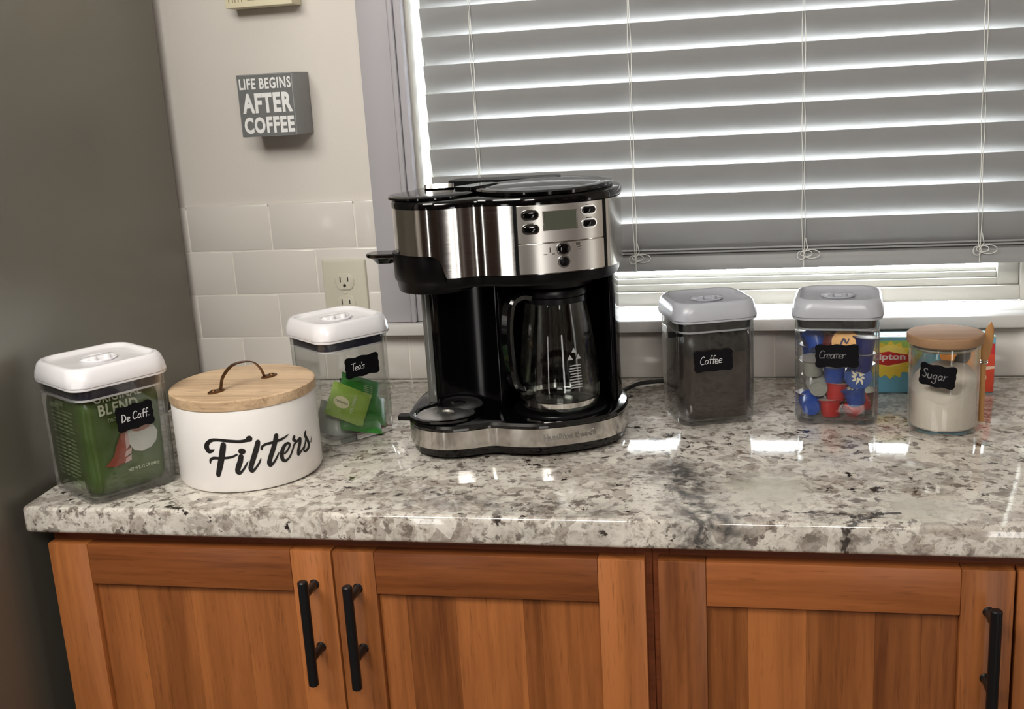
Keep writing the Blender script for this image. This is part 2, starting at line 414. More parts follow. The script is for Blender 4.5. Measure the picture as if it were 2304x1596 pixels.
# ------------------------------------------------------------------ window
win = thing('window_1', None, None, (.73, 0, WZ0), kind='structure')
def wpart(name, *boxes, mat=m_trim, bev=.0015):
    bm = B()
    for b in boxes: box(bm, *b, bev)
    return mk(name, bm, mat, win, world=True)
wpart('casing', (.161, .2135, -.018, .0064, .1045, 1.27), (.2135, .222, -.021, .0064, .1045, 1.27), (.222, .2345, -.014, .0064, .1045, 1.27), bev=.0025)
wpart('casing', (1.2465, 1.30, -.018, .0064, .1045, 1.27), (1.238, 1.2465, -.021, .0064, .1045, 1.27), (1.2255, 1.238, -.014, .0064, .1045, 1.27), bev=.0025)
wpart('head_casing', (.161, 1.30, -.019, .0064, 1.272, 1.345))
wpart('sill', (.148, 1.312, -.034, .0062, .0845, .104), (WX0 + .0005, WX1 - .0005, .0062, .085, .0845, .104), bev=.003, mat=m_sill)
wpart('jamb', (.2347, .242, .0065, .135, .1045, WZ1), mat=m_sash)
wpart('jamb', (1.218, 1.2253, .0065, .135, .1045, WZ1), mat=m_sash)
# outer frame, sash rails with a stepped profile, glazing
wpart('window_frame', (.2425, .262, .078, .128, .1045, WZ1), (1.198, 1.2175, .078, .128, .1045, WZ1), (.262, 1.198, .080, .128, .1045, .1285), (.262, 1.198, .080, .128, WZ1 - .03, WZ1), mat=m_sash)
wpart('sash', (.2625, .295, .088, .118, .129, WZ1 - .031), (1.165, 1.1975, .088, .118, .129, WZ1 - .031), (.295, 1.165, .088, .118, .129, .1405), (.295, 1.165, .094, .118, .1405, .1500), (.295, 1.165, .101, .116, .1500, .1560), (.295, 1.165, .090, .118, WZ1 - .07, WZ1 - .031), (.295, 1.165, .090, .118, .63, .67), mat=m_sash, bev=.0015)
bm = B(); box(bm, .2955, 1.1645, .106, .110, .1562, WZ1 - .07); mk('glass_pane', bm, m_glasspane, win, world=True)

# ------------------------------------------------------------------ blinds
SP = .0452; ZK1 = .2533; YB = .030
bl = thing('window_blind', 'white horizontal slatted blind closed over the window', 'blind', (.735, .045, .17))
bx0, bx1 = .2535, 1.212
def slat_mesh(tilt=72, w=.0505, crown=.0032):
    bm = B(); n = 10; a = radians(tilt); top = []; bot = []
    for i in range(n + 1):
        s = i / n * w; c = crown * 4 * (i / n) * (1 - i / n)
        # room-side edge is the upper edge; slat falls away outward and down, crowned to the room
        for lst, off in ((top, c + .0013), (bot, c - .0013)):
            y = s * cos(a) - off * sin(a); z = -s * sin(a) - off * cos(a)
            lst.append((y, z))
    prof = top + bot[::-1]
    loft(bm, [[(x, y, z) for y, z in prof] for x in (bx0 - .735, bx1 - .735)])
    return bm
first = None
for k in range(1, 22):
    z = ZK1 + (k - 1) * SP
    if z > WZ1 - .05: break
    if first is None:
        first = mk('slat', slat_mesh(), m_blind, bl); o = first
    else:
        o = first.copy(); COL.objects.link(o)
    o.location = (0, YB - .045, z - .17)
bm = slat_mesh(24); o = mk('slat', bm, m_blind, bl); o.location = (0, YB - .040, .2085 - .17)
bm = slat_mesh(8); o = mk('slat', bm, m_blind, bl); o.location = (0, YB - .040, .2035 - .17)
bm = B(); pr_ = [(.0, .0), (.0, .012), (.003, .0165), (.0035, .019), (.005, .0225), (.012, .0255), (.038, .0255), (.044, .021), (.047, .012), (.047, .0)]
loft(bm, [[(x, YB - .047 + y, z) for y, z in pr_] for x in (bx0 - .735, bx1 - .735)]); o = mk('bottom_rail', bm, m_blind, bl); o.location = (0, 0, .1745 - .17)
bm = B(); box(bm, bx0, bx1, .012, .066, WZ1 - .046, WZ1 - .002, .002); mk('head_rail', bm, m_blind, bl, world=True)
for cx, lean in ((.336, .003), (.592, .0015), (.860, -.002), (1.124, -.009)):
    bm = B()
    for dx in (-.0022, .0016):
        pts = []
        for i in range(46):
            z = WZ1 - .05 - i * (WZ1 - .05 - .198) / 45
            ph = (z - ZK1) / SP
            pts.append((cx + dx + lean * (z - .2) * 1.2 + .0009 * sin(ph * 2.1 + dx * 900), YB - .0025 - .0012 * abs(sin(pi * ph)), z))
        tube(bm, pts, .00065, 5)
    tube(bm, [(cx, YB - .0045, .205), (cx + .0003, YB - .0045, .176)], .0008, 5)
    mk('ladder_cord', bm, m_cord, bl, world=True)
    if cx > .5:
        bm = B()
        for (ox, oz, rx, rz_) in ((-.004, -.004, .006, .007), (.012, -.002, .013, .007), (.004, -.001, .009, .005)):
            tube(bm, [(cx + ox + rx * cos(a * pi / 8), YB - .0065 - .0008 * sin(a), .199 + oz + rz_ * sin(a * pi / 8)) for a in range(17)], .0007, 5, False)
        tube(bm, [(cx, YB - .0065, .197), (cx + .006, YB - .004, .207), (cx + .003, YB - .003, .222)], .0007, 5)
        mk('knotted_cord_end', bm, m_cord, bl, world=True)

# ------------------------------------------------------------------ countertop
CTH = .036
bm = B()
pts = [(-.143, -.6095), (1.85, -.6095), (1.85, -.0005), (-.178, -.0005)]
vs = [[bm.verts.new((x, y, z)) for x, y in pts] for z in (-CTH, 0)]
bm.faces.new(list(reversed(vs[0]))); bm.faces.new(vs[1])
for i in range(4): bm.faces.new((vs[0][i], vs[0][(i + 1) % 4], vs[1][(i + 1) % 4], vs[1][i]))
bmesh.ops.bevel(bm, geom=[e for e in bm.edges], offset=.0055, segments=4, affect='EDGES', profile=.5)
tag(mk('countertop', bm, m_granite), 'speckled cream and grey polished granite countertop', 'countertop')

# ------------------------------------------------------------------ refrigerator
fr = thing('refrigerator', 'dark grey refrigerator seen from its side at the left edge', 'refrigerator', (-.187, -.02, FL), radians(2.6))
bm = B(); box(bm, -.80, 0, -.72, 0, .03, 1.82, .006, 3); mk('body', bm, m_fridge, fr)
bm = B(); box(bm, -.798, -.002, -.79, -.732, .06, 1.15, .012, 3); mk('door', bm, m_fridge, fr)
bm = B(); box(bm, -.798, -.002, -.79, -.732, 1.16, 1.82, .012, 3); mk('door', bm, m_fridge, fr)
bm = B(); box(bm, -.79, -.01, -.731, -.7205, .06, 1.81, .002); mk('door_gasket', bm, m_satin, fr)
for fx in (-.74, -.06):
    for fy in (-.66, -.08):
        bm = B(); lathe(bm, [(.02, 0), (.02, .029)], 16, fx, fy); mk('foot', bm, m_satin, fr)

# ------------------------------------------------------------------ cabinets
FY = -.5795          # face frame front
DY = -.5990         # door front
def handle(parent, x, zt, zb, z1, z2, dirx=0):
    bm = B(); yb = -.6330
    tube(bm, [(x, yb, zt), (x, yb, zt - .0015), (x, yb, zb + .0015), (x, yb, zb)], 0, 16, rr=[.0048, .0063, .0063, .0048])
    for z in (z1, z2):
        tube(bm, [(x, yb + .003, z), (x, DY - .002, z), (x, DY + .0002, z)], 0, 14, rr=[.0052, .0052, .0068])
    o = mk('handle', bm, m_black, parent, world=True); o['label'] = 'black bar handle'
def cabinet(x0, x1, label, doors, first=False):
    c = thing('base_cabinet', label, 'cabinet', ((x0 + x1) / 2, -.3, FL), group='base cabinets under the counter')
    bm = B(); zt = -CTH - .0005; zb = FL + .10
    for b in ((x0, x0 + .018, FY + .019, -.02, zb, zt), (x1 - .018, x1, FY + .019, -.02, zb, zt), (x0 + .018, x1 - .018, FY + .019, -.02, zb, zb + .018), (x0 + .018, x1 - .018, -.03, -.02, zb, zt), (x0 + .01, x1 - .01, -.50, -.05, FL + .001, zb)):
        box(bm, *b)
    mk('carcass', bm, m_face, c, world=True)
    bm = B()
    for b in ((x0, x0 + .02, FY, FY + .0188, zb, zt), (x1 - .02, x1, FY, FY + .0188, zb, zt), (x0 + .02, x1 - .02, FY, FY + .0188, zt - .045, zt), (x0 + .02, x1 - .02, FY, FY + .0188, zb, zb + .04)):
        box(bm, *b, .0006, 1)
    mk('face_frame', bm, m_face, c, world=True)
    for (dx0, dx1, ix0, ix1, boards, h) in doors:
        dt, db = -.0540, -.80; it = -.1088; ib = db + .055
        bm = B(); box(bm, ix0 - .008, ix1 + .008, FY - .0075, FY - .0005, ib - .008, it + .008)
        d = mk('door', bm, m_woodv, c, world=True)
        MW[d.name] = MW[c.name] @ d.matrix_basis
        for a, b in ((dx0, ix0 - .0002), (ix1 + .0002, dx1)):
            bm = B(); box(bm, a, b, DY, FY - .0003, db, dt, .0012); mk('stile', bm, m_woodv, d, world=True)
        for a, b in ((it, dt), (db, ib)):
            bm = B(); box(bm, ix0, ix1, DY, FY - .0003, a, b, .0012); mk('rail', bm, m_woodh, d, world=True)
        for a, b in zip(boards[:-1], boards[1:]):
            bm = B(); box(bm, a + .00008, b - .00008, FY - .0105, FY - .0076, ib + .0003, it - .0003); mk('board', bm, m_woodv, d, world=True)
        if h: handle(d, *h)
    return c
cabinet(-.1245, .6560, 'reddish wood base cabinet with two doors below the filters canister and coffee maker', [
    (-.1213, .2655, -.0651, .2123, (-.0651, -.008, .066, .139, .2123), (.2405, -.0785, -.2185, -.0985, -.1840)),
    (.2678, .6488, .3208, .5937, (.3208, .355, .417, .501, .522, .5937), (.2967, -.0825, -.2205, -.1020, -.1830))])
cabinet(.6565, 1.4500, 'reddish wood base cabinet with a handle at its right below the sugar jar', [
    (.6640, 1.0478, .7185, .9930, (.7185, .765, .830, .905, .955, .9930), (1.0225, -.0835, -.2235, -.1035, -.1840)),
    (1.0510, 1.4360, 1.1080, 1.3810, (1.108, 1.17, 1.24, 1.32, 1.381), (1.080, -.0835, -.2235, -.1035, -.1840))])

# ------------------------------------------------------------------ chalk handwriting
GL = {
 'D': (.62, [[(.02, .92), (.04, .5), (.0, .02)], [(.0, .92), (.3, .85), (.5, .5), (.36, .14), (0, .0)]]),
 'e': (.50, [[(.04, .26), (.34, .30), (.34, .46), (.16, .50), (.02, .28), (.10, .03), (.42, .06)]]),
 'C': (.60, [[(.50, .82), (.32, .95), (.10, .78), (.0, .40), (.14, .05), (.52, .10)]]),
 'a': (.52, [[(.36, .42), (.18, .50), (.02, .26), (.12, .02), (.30, .12), (.38, .44)], [(.38, .46), (.38, .12), (.48, .02)]]),
 'f': (.40, [[(.42, .90), (.30, 1.0), (.20, .80), (.18, .0)], [(.02, .50), (.40, .54)]]),
 '.': (.25, [[(.08, .02), (.10, .04), (.11, .02)]]),
 'T': (.62, [[(.0, .90), (.62, .96)], [(.33, .92), (.30, .5), (.32, .0)]]),
 's': (.42, [[(.34, .44), (.16, .50), (.06, .38), (.28, .20), (.20, .02), (.0, .05)]]),
 "'": (.18, [[(.08, .95), (.06, .72)]]),
 'o': (.50, [[(.20, .50), (.02, .30), (.12, .02), (.34, .10), (.38, .36), (.20, .50)]]),
 'r': (.40, [[(.0, .50), (.04, .25), (.03, .0)], [(.04, .26), (.16, .46), (.34, .46)]]),
 'm': (.62, [[(.0, .48), (.02, .0)], [(.02, .34), (.14, .50), (.25, .34), (.25, .0)], [(.25, .34), (.38, .50), (.50, .34), (.50, .0)]]),
 'n': (.48, [[(.0, .48), (.02, .0)], [(.02, .34), (.18, .50), (.34, .32), (.34, .0)]]),
 'S': (.56, [[(.46, .84), (.26, .97), (.06, .76), (.22, .54), (.42, .34), (.32, .05), (.0, .10)]]),
 'u': (.50, [[(.0, .48), (.03, .12), (.20, .0), (.34, .18), (.36, .48)], [(.36, .40), (.40, .0)]]),
 'g': (.50, [[(.36, .42), (.18, .50), (.02, .26), (.14, .04), (.32, .16), (.37, .46)], [(.37, .46), (.36, -.30), (.16, -.42), (.0, -.30)]]),
 ' ': (.30, []),
}
def chalk(name, s, parent, f, x, y, h, mat, w=.0009, slant=.0, gap=1.0):
    bm = B(); cx = x; rnd = random.Random(s)
    for ch in s:
        adv, strokes = GL[ch]; dy = rnd.uniform(-.04, .04) * h
        for st in strokes:
            ribbon(bm, [(cx + px * h + py * h * slant, y + py * h + dy, w * rnd.uniform(.8, 1.15)) for px, py in st], f, .00025)
        cx += adv * h * gap
    return mk(name, bm, mat, parent)
def plaque(w, h, n=14):
    """label outline with gently waved sides and rounded corners"""
    W, H, r = w / 2, h / 2, h * .17; P = []
    def side(a, b, amp):
        a = Vector(a); b = Vector(b); d = (b - a); nrm = Vector((d.y, -d.x)).normalized()
        for i in range(n + 1):
            t = i / n; P.append(a + d * t - nrm * amp * (.5 - .5 * cos(4 * pi * t)) * (1 if abs(t - .5) > .001 else 1))
    def corner(cx, cy, a0):
        for i in range(1, 4): a = radians(a0 + i * 22.5); P.append(Vector((cx + r * cos(a), cy + r * sin(a))))
    side((-W + r, -H), (W - r, -H), h * .055); corner(W - r, -H + r, -90); side((W, -H + r), (W, H - r), h * .03); corner(W - r, H - r, 0)
    side((W - r, H), (-W + r, H), h * .055); corner(-W + r, H - r, 90); side((-W, H - r), (-W, -H + r), h * .03); corner(-W + r, -H + r, 180)
    return [(p.x, p.y) for p in P]

# ------------------------------------------------------------------ flip-lid canisters
def canister(label, x, y, deg, a=.112, white=True, lab=None):
    c = thing('storage_canister', label, 'canister', (x, y, 0), radians(deg), 'clear canisters with flip lids')
    s = a / .112
    bm = B()
    outer = [(a - .012, .0005), (a - .004, .0018), (a - .001, .006), (a, .05), (a + .0005, .146), (a + .002, .1495)]
    inner = [(a - .003, .1495), (a - .006, .14), (a - .0065, .05), (a - .008, .009), (a - .014, .006)]
    loft(bm, [rring(w, w, .019, z, 7) for w, z in outer + inner])
    mk('clear_body', bm, m_acry, c)
    lm = m_lid if white else m_lid_shade
    bm = B()
    loft(bm, [rring(w, w, r, z, 8) for w, r, z in ((a - .009, .019, .1345), (a - .0075, .019, .1345), (a - .0072, .019, .1372), (a - .0095, .019, .1372))])
    loft(bm, [rring(w, w, r, z, 8) for w, r, z in (
        (a - .008, .019, .1496), (a + .0075, .022, .1502), (a + .0085, .022, .1518), (a + .0085, .022, .1530))])
    loft(bm, [rring(w, w, r, z, 8) for w, r, z in (
        (a - .006, .019, .1530), (a + .0095, .024, .1536), (a + .0105, .024, .1550), (a + .009, .026, .164), (a + .004, .027, .1735), (a - .001, .027, .1768), (a - .006, .026, .1778),
        (a - .011, .025, .1772), (a - .017, .022, .1735), (a - .024, .019, .1722))])
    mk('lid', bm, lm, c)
    lid = c.children[-1] if False else bpy.data.objects[[o.name for o in COL.objects if o.parent == c and o.name.startswith('lid')][-1]]
    bm = B()       # flip lever lying in a round well
    lathe(bm, [(.022, .1723), (.0235, .1742), (.0225, .1750), (.021, .1742), (.0205, .1724)], 40)
    loft(bm, [rring(w, d, r, z, 5) for w, d, r, z in ((.044, .013, .006, .1724), (.045, .014, .0065, .1745), (.043, .012, .006, .1765), (.038, .008, .004, .1775))])
    for px in (-.009, .009): lathe(bm, [(.0042, .1724), (.0042, .1772), (.003, .1785)], 14, px, -.006)
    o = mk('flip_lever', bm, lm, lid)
    bm = B(); loft(bm, [rring(w, w, .019, z, 8) for w, z in ((a - .0072, .1374), (a - .0068, .138), (a - .0068, .1488), (a - .0074, .1494))])
    mk('gasket', bm, m_gasket if white else m_gasketk, c)
    if lab:
        word, s0, z0, w, h, rot, tx, ty, th, mt, tw, gap = lab
        F = Matrix.Translation((s0, -a / 2 - .0006, z0)) @ Matrix.Rotation(pi / 2, 4, 'X') @ Matrix.Rotation(radians(rot), 4, 'Z')
        bm = B(); poly(bm, plaque(w, h), matf(F), .0006); pl = mk('chalk_label', bm, m_chalk, c)
        chalk('chalk_writing', word, pl, matf(F @ Matrix.Translation((0, 0, .00065))), tx, ty, th, mt, tw, .12, gap)
    return c
can_d = canister('white-lidded clear canister labelled De Caff at the left end, holding a green coffee bag', -.0575, -.5225, 57, .124, True,
                 ('De Caff.', .008, .1035, .051, .0335, 2, -.0185, -.004, .0105, m_chalkw, .0011, 1.02))
can_t = canister('white-lidded clear canister labelled Teas behind the filters canister', .1838, -.2924, 50, .112, True,
                 ("Tea's", .0035, .1095, .056, .031, 1, -.0185, -.004, .0105, m_chalkw, .0008, .95))
can_c = canister('clear canister with a lid greyed partly for shade, labelled Coffee, just right of the coffee maker', .7121, -.2022, 18, .112, False,
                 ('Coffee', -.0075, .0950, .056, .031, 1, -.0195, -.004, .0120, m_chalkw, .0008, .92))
can_r = canister('clear canister with a lid greyed partly for shade, labelled Creamer, packed with small blue and red pods', .894, -.2005, -6, .112, False,
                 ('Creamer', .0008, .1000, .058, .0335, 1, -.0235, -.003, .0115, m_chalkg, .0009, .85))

def soft_box(w, d, h, seed, top=.6, bot=.9, pinch=.25, n=26, amp=.0025):
    """a filled pouch: rounded-rectangle rings that pinch to a crimped top"""
    bm = B(); rings = []
    for i in range(n + 1):
        t = i / n; k = 1 - (1 - bot) * (1 - min(1, t / .12)) ** 2
        kd = k if t < top else k * (1 - (1 - pinch) * ((t - top) / (1 - top)) ** 1.5)
        ring = []
        for (x, y, z) in rring(w * k, d * kd, .012 * kd, h * t, 6):
            nz = mn.noise(Vector((x * 45 + seed, y * 45, z * 30))); nl = 1 + amp / .05 * nz * .9
            ring.append((x * nl, y * nl, z))
        rings.append(ring)
    loft(bm, rings); return bm
def in_can(can, loc, rot=(0, 0, 0)):
    from mathutils import Euler
    return MW[can.name] @ Matrix.Translation(loc) @ Euler([radians(v) for v in rot]).to_matrix().to_4x4()
# green coffee bag inside the De Caff canister (local y = -front)
bag = mk('coffee_bag', soft_box(.104, .100, .128, 3, .86, .88, .80), m_foilg, mw=in_can(can_d, (.0, .0, .0075)))
tag(bag, 'green printed coffee bag standing inside the De Caff canister', 'coffee bag')
yf = -.0518
Fb = frame((0, yf, 0), (1, 0, 0), (0, 0, 1))
def bagp(name, strokes_or_poly, mat, f, rib=False):
    bm = B()
    for s_ in strokes_or_poly:
        if rib: ribbon(bm, s_, f)
        else: poly(bm, s_, f)
    return mk(name, bm, mat, bag)
fb = matf(Fb)
text('printed_word', 'ORIGINAL', m_pg, bag, Fb @ Matrix.Translation((-.0380, .1205, .0002)), .0135, .98, .0003, fit=(.064, .0105), space=1.1)
text('printed_word', 'BLEND', m_pg, bag, Fb @ Matrix.Translation((-.0335, .1035, .0002)), .0188, .92, .0005, fit=(.0530, .0145), space=1.1)
text('printed_word', 'DECAF', m_pg2, bag, Fb @ Matrix.Translation((-.0235, .0935, .0002)), .0062, 1, .0001)
text('printed_word', 'NET WT. 12 OZ (340 g)', m_pg, bag, Fb @ Matrix.Translation((-.006, .0225, .0002)), .0052, .82, .0001)
def ell(cx, cy, rx, ry, a0=0, a1=360, n=20): return [(cx + rx * cos(radians(a0 + (a1 - a0) * i / n)), cy + ry * sin(radians(a0 + (a1 - a0) * i / n))) for i in range(n + (0 if a1 - a0 >= 360 else 1))]
bagp('printed_hand', [[(-.035, .0365), (-.020, .0335), (-.003, .0370), (-.004, .050), (.002, .058), (.001, .078), (-.009, .0755), (-.018, .058), (-.022, .048)]], m_red, fb)
bagp('printed_fingers', [[(-.004, .074), (.001, .076), (.001, .058), (-.005, .052)], [(-.006, .050), (.003, .054), (.001, .046), (-.008, .043)], [(-.007, .041), (.001, .044), (.000, .037), (-.009, .035)]], m_pink, matf(Fb @ Matrix.Translation((0, 0, .0004))))
bagp('printed_cup', [[(.0, .076), (.034, .080), (.0405, .066), (.037, .054), (.029, .047), (.016, .0445), (.006, .048), (.0005, .058)]], m_cupw, matf(Fb @ Matrix.Translation((0, 0, .0005))))
bagp('printed_coffee', [ell(.018, .0762, .0125, .0042)], m_cofp, matf(Fb @ Matrix.Translation((0, 0, .0010))))
# side panel with rows of small print
Fs = frame((-.0538, 0, 0), (0, -1, 0), (0, 0, 1)); fs = matf(Fs); rr_ = random.Random(5)
rows = []
for i in range(17):
    z = .1065 - i * .0052
    if i in (6,): continue
    for k in range(3):
        a = -.028 + k * .017; rows.append([(a, z, .0019), (a + .006, z + rr_.uniform(-.0002, .0004), .0024), (a + rr_.uniform(.011, .015), z, .0013)])
bagp('printed_lines', rows, m_pg2, fs, True)
bagp('printed_panel', [[(-.028, .1125), (-.004, .1125), (-.004, .119), (-.028, .119)]], m_pg2, fs)
bagp('printed_panel', [[(.004, .008), (.026, .008), (.026, .0165), (.004, .0165)]], m_pg2, fs)

# dark coffee bag inside the Coffee canister
bag2 = mk('coffee_bag', soft_box(.094, .082, .127, 9, .80, .93, .75, amp=.0018), m_brown, mw=in_can(can_c, (.004, -.007, .0075)))
tag(bag2, 'dark brown coffee bag pressed inside the Coffee canister', 'coffee bag')
bm = B(); loft(bm, [[(p[0] * 1.012, p[1] * 1.012, p[2] + .004 * sin(p[0] * 60)) for p in rring(w, d, .012, z, 6)] for w, d, z in ((.0958, .0832, .094), (.0958, .0828, .106), (.0925, .076, .119), (.083, .061, .1285), (.06, .03, .1295))])
mk('bag_top', bm, m_bagk, bag2)
bm = B(); lathe(bm, [(.019, -.006), (.020, .006), (.0185, .006), (.0175, -.004)], 28); lathe(bm, [(.0205, .0058), (.0215, .0075), (.0185, .0075), (.0185, .0058)], 28)
loft(bm, [[(x, y, z) for (y, z) in ((-.004, 0), (.004, 0), (.004, .002), (-.004, .002))] for x in (-.020, -.052)])
tag(mk('coffee_scoop', bm, m_satin, mw=in_can(can_c, (-.012, -.026, .1300), (78, 0, 0))), 'black scoop lying on the bag in the Coffee canister', 'scoop')

# creamer pods
pod_cols = {
 'blue': plain('pod_blue', lin(6, 66, 160), .3, var=.08), 'red': plain('pod_red', lin(180, 14, 16), .3, var=.08),
 'silver': plain('pod_grey', lin(150, 150, 144), .35, var=.08), 'navy': plain('pod_navy', lin(10, 28, 110), .3, var=.1),
 'maroon': plain('pod_maroon', lin(96, 14, 18), .3, var=.1)}
m_foil = {'gold': plain('foil_gold', lin(196, 146, 84), .35, metal=.3, var=.3, vs=90), 'blue': plain('foil_blue', lin(40, 72, 140), .3, metal=.2, var=.2, vs=80),
          'pale': plain('foil_pale', lin(190, 184, 176), .3, metal=.3, var=.12, vs=80)}
def pod_mesh():
    bm = B(); lathe(bm, [(.0100, .0006), (.0118, .0), (.0126, .0012), (.0150, .0225), (.0154, .0238), (.0182, .0240), (.0184, .0248), (.0150, .0249)], 28)
    lathe(bm, [(.0085, -.0004), (.0092, -.0004), (.0092, .0004), (.0085, .0004)], 24)
    return bm
protos = {}
# (colour, s, depth, z, axis: pitch about s, roll) axis 0 = lid up; pitch>0 tips the bottom to the viewer
pods = [
 ('silver', -.0320, -.029, .0660, 6, 0, 'pale', 'upright grey pod at the left edge, level with the label'),
 ('silver', -.0240, -.0400, .0480, -82, 0, 'pale', 'grey pod showing its round base, left of the middle'),
 ('blue', -.0340, -.0405, .0205, -84, 8, 'pale', 'blue pod showing its round base, bottom left corner'),
 ('blue', -.0030, -.031, .0570, 4, 0, 'pale', 'blue upright pod just under the label, centre'),
 ('red', -.0010, -.030, .0295, -8, 3, 'pale', 'red pod under the centre blue one'),
 ('red', -.0070, -.031, .0065, -5, -4, 'pale', 'red pod at the bottom, left of centre'),
 ('blue', .0275, -.031, .0255, 8, -12, 'blue', 'blue tilted pod at lower right under the flowered lid'),
 ('blue', .0290, -.0150, .0610, 76, 0, 'blue', 'blue pod whose flowered foil lid faces out at right'),
 ('red', .0170, -.028, .0120, -35, 50, 'pale', 'red pod lying on its side, bottom right'),
 ('red', .0360, -.018, .0180, -30, -40, 'pale', 'red pod tilted in the bottom right corner behind'),
 ('maroon', .0110, -.0150, .1080, 72, 0, 'gold', 'pod with a tan printed foil lid facing out at the top'),
 ('navy', .0350, -.031, .0975, 0, 6, 'pale', 'dark blue upright pod at right, level with the label'),
 ('navy', .0340, -.030, .0735, 0, 0, 'pale', 'dark blue upright pod at right, below its twin'),
 ('blue', -.0250, -.024, .1020, -34, -18, 'pale', 'blue tilted pod in the top left corner'),
 ('maroon', -.0130, -.029, .0960, -22, 25, 'pale', 'dark red pod at the top beside the tan lid'),
 ('silver', -.0360, .010, .0300, 10, 10, 'pale', 'grey pod deep at the left behind the others'),
 ('red', -.0020, .010, .0080, 0, 0, 'pale', 'red pod standing on the floor behind the front row'),
 ('blue', -.0340, .012, .0760, 5, 0, 'pale', 'blue pod deep at the left behind the upright grey pod'),
 ('red', .0020, .012, .0680, -6, 5, 'pale', 'red pod deep in the middle behind the label'),
 ('navy', .0340, .004, .0500, 0, 0, 'pale', 'dark blue pod deep at the right behind the flowered lid'),
 ('navy', .0330, .004, .1010, 4, 6, 'pale', 'dark blue pod at the top right in the second row'),
 ('maroon', -.0010, .002, .0980, -12, 0, 'pale', 'dark red pod at the top in the second row'),
 ('navy', .0130, -.030, .0790, -10, 4, 'pale', 'dark blue pod half hidden behind the right end of the label'),
 ('maroon', .0370, .014, .0080, 0, 0, 'pale', 'dark red pod standing deep in the right corner of the floor'),
 ('maroon', -.0380, -.004, .0080, 0, 0, 'pale', 'dark red pod standing behind the corner blue one at left'),
 ('red', .0070, .002, .0380, 0, 10, 'pale', 'red pod in the middle of the second row'),
 ('silver', -.0340, .006, .0530, 0, 0, 'pale', 'grey pod at left in the second row under the edge one'),
 ('navy', -.0340, .006, .1000, 0, -10, 'pale', 'dark blue pod at the top left in the second row'),
]
for col, s_, d_, z_, pit, rol, foil, lb in pods:
    if col not in protos:
        o = mk('creamer_pod', pod_mesh(), pod_cols[col]); protos[col] = o
    else:
        o = protos[col].copy(); COL.objects.link(o)
    o.matrix_basis = in_can(can_r, (s_, d_, z_), (pit, rol, 0)); MW[o.name] = o.matrix_basis.copy()
    if pit > 60: o.matrix_basis = o.matrix_basis @ Matrix.Translation((0, 0, .0))
    tag(o, lb + ', in the Creamer canister', 'creamer pod', 'creamer pods in the canister')
    bm = B(); lathe(bm, [(.0180, .0250), (.0180, .0252), (.0120, .0254), (.002, .0254)], 28)
    l = mk('foil_lid', bm, m_foil[foil], o)
    if 'flowered' in lb:
        bm = B()
        for k in range(9):
            a = k * 2 * pi / 9 + .3; r0, r1 = .003 + (k % 3) * .001, .0085 + (k % 4) * .0012
            ribbon(bm, [(r0 * cos(a), r0 * sin(a), .0026), ((r0 + r1) / 2 * cos(a + .15), (r0 + r1) / 2 * sin(a + .15), .0032), (r1 * cos(a), r1 * sin(a), .0012)], lambda x, y, h: (x, y, .0255 + h))
        mk('printed_flower', bm, plain('flower_print', lin(222, 214, 184), .5), l)
    if 'tan printed' in lb:
        bm = B(); ribbon(bm, [(-.006, -.004, .002), (-.002, .004, .003), (.002, -.002, .0024), (.005, .004, .0016)], lambda x, y, h: (x, y, .0255 + h)); mk('printed_mark', bm, plain('mark_navy', lin(60, 50, 90), .5), l)

# tea packets
def packet(w, h, t, seed):
    bm = B(); n, m = 12, 10; rows = [[], []]
    for sgn, lst in ((1, rows[0]), (-1, rows[1])):
        for j in range(m + 1):
            r = []
            for i in range(n + 1):
                u, v = i / n * 2 - 1, j / m * 2 - 1
                b = max(0, (1 - abs(u) ** 5)) * max(0, (1 - abs(v) ** 5)); b = b ** .6
                z = sgn * (.0003 + t / 2 * b * (1 + .35 * mn.noise(Vector((u * 2 + seed, v * 2, sgn)))))
                z += .0012 * mn.noise(Vector((u * 3, v * 3 + seed, 5)))
                r.append(bm.verts.new((u * w / 2, v * h / 2, z)))
            lst.append(r)
    for k, lst in enumerate(rows):
        for j in range(m):
            for i in range(n):
                q = (lst[j][i], lst[j][i + 1], lst[j + 1][i + 1], lst[j + 1][i]); bm.faces.new(q if k == 0 else q[::-1])
    A, Bk = rows
    for i in range(n):
        bm.faces.new((A[0][i + 1], A[0][i], Bk[0][i], Bk[0][i + 1])); bm.faces.new((A[m][i], A[m][i + 1], Bk[m][i + 1], Bk[m][i]))
    for j in range(m):
        bm.faces.new((A[j][0], A[j + 1][0], Bk[j + 1][0], Bk[j][0])); bm.faces.new((A[j + 1][n], A[j][n], Bk[j][n], Bk[j + 1][n]))
    return bm
pc = {'lime': plain('packet_lime', lin(142, 172, 74), .4, var=.18, vs=50), 'green': plain('packet_green', lin(52, 122, 44), .35, var=.2, vs=60),
      'deep': plain('packet_deep_green', lin(26, 74, 30), .35, var=.2, vs=60), 'red': plain('packet_red', lin(116, 34, 24), .4, var=.25, vs=60), 'white': plain('packet_white', lin(196, 200, 194), .5, var=.05)}
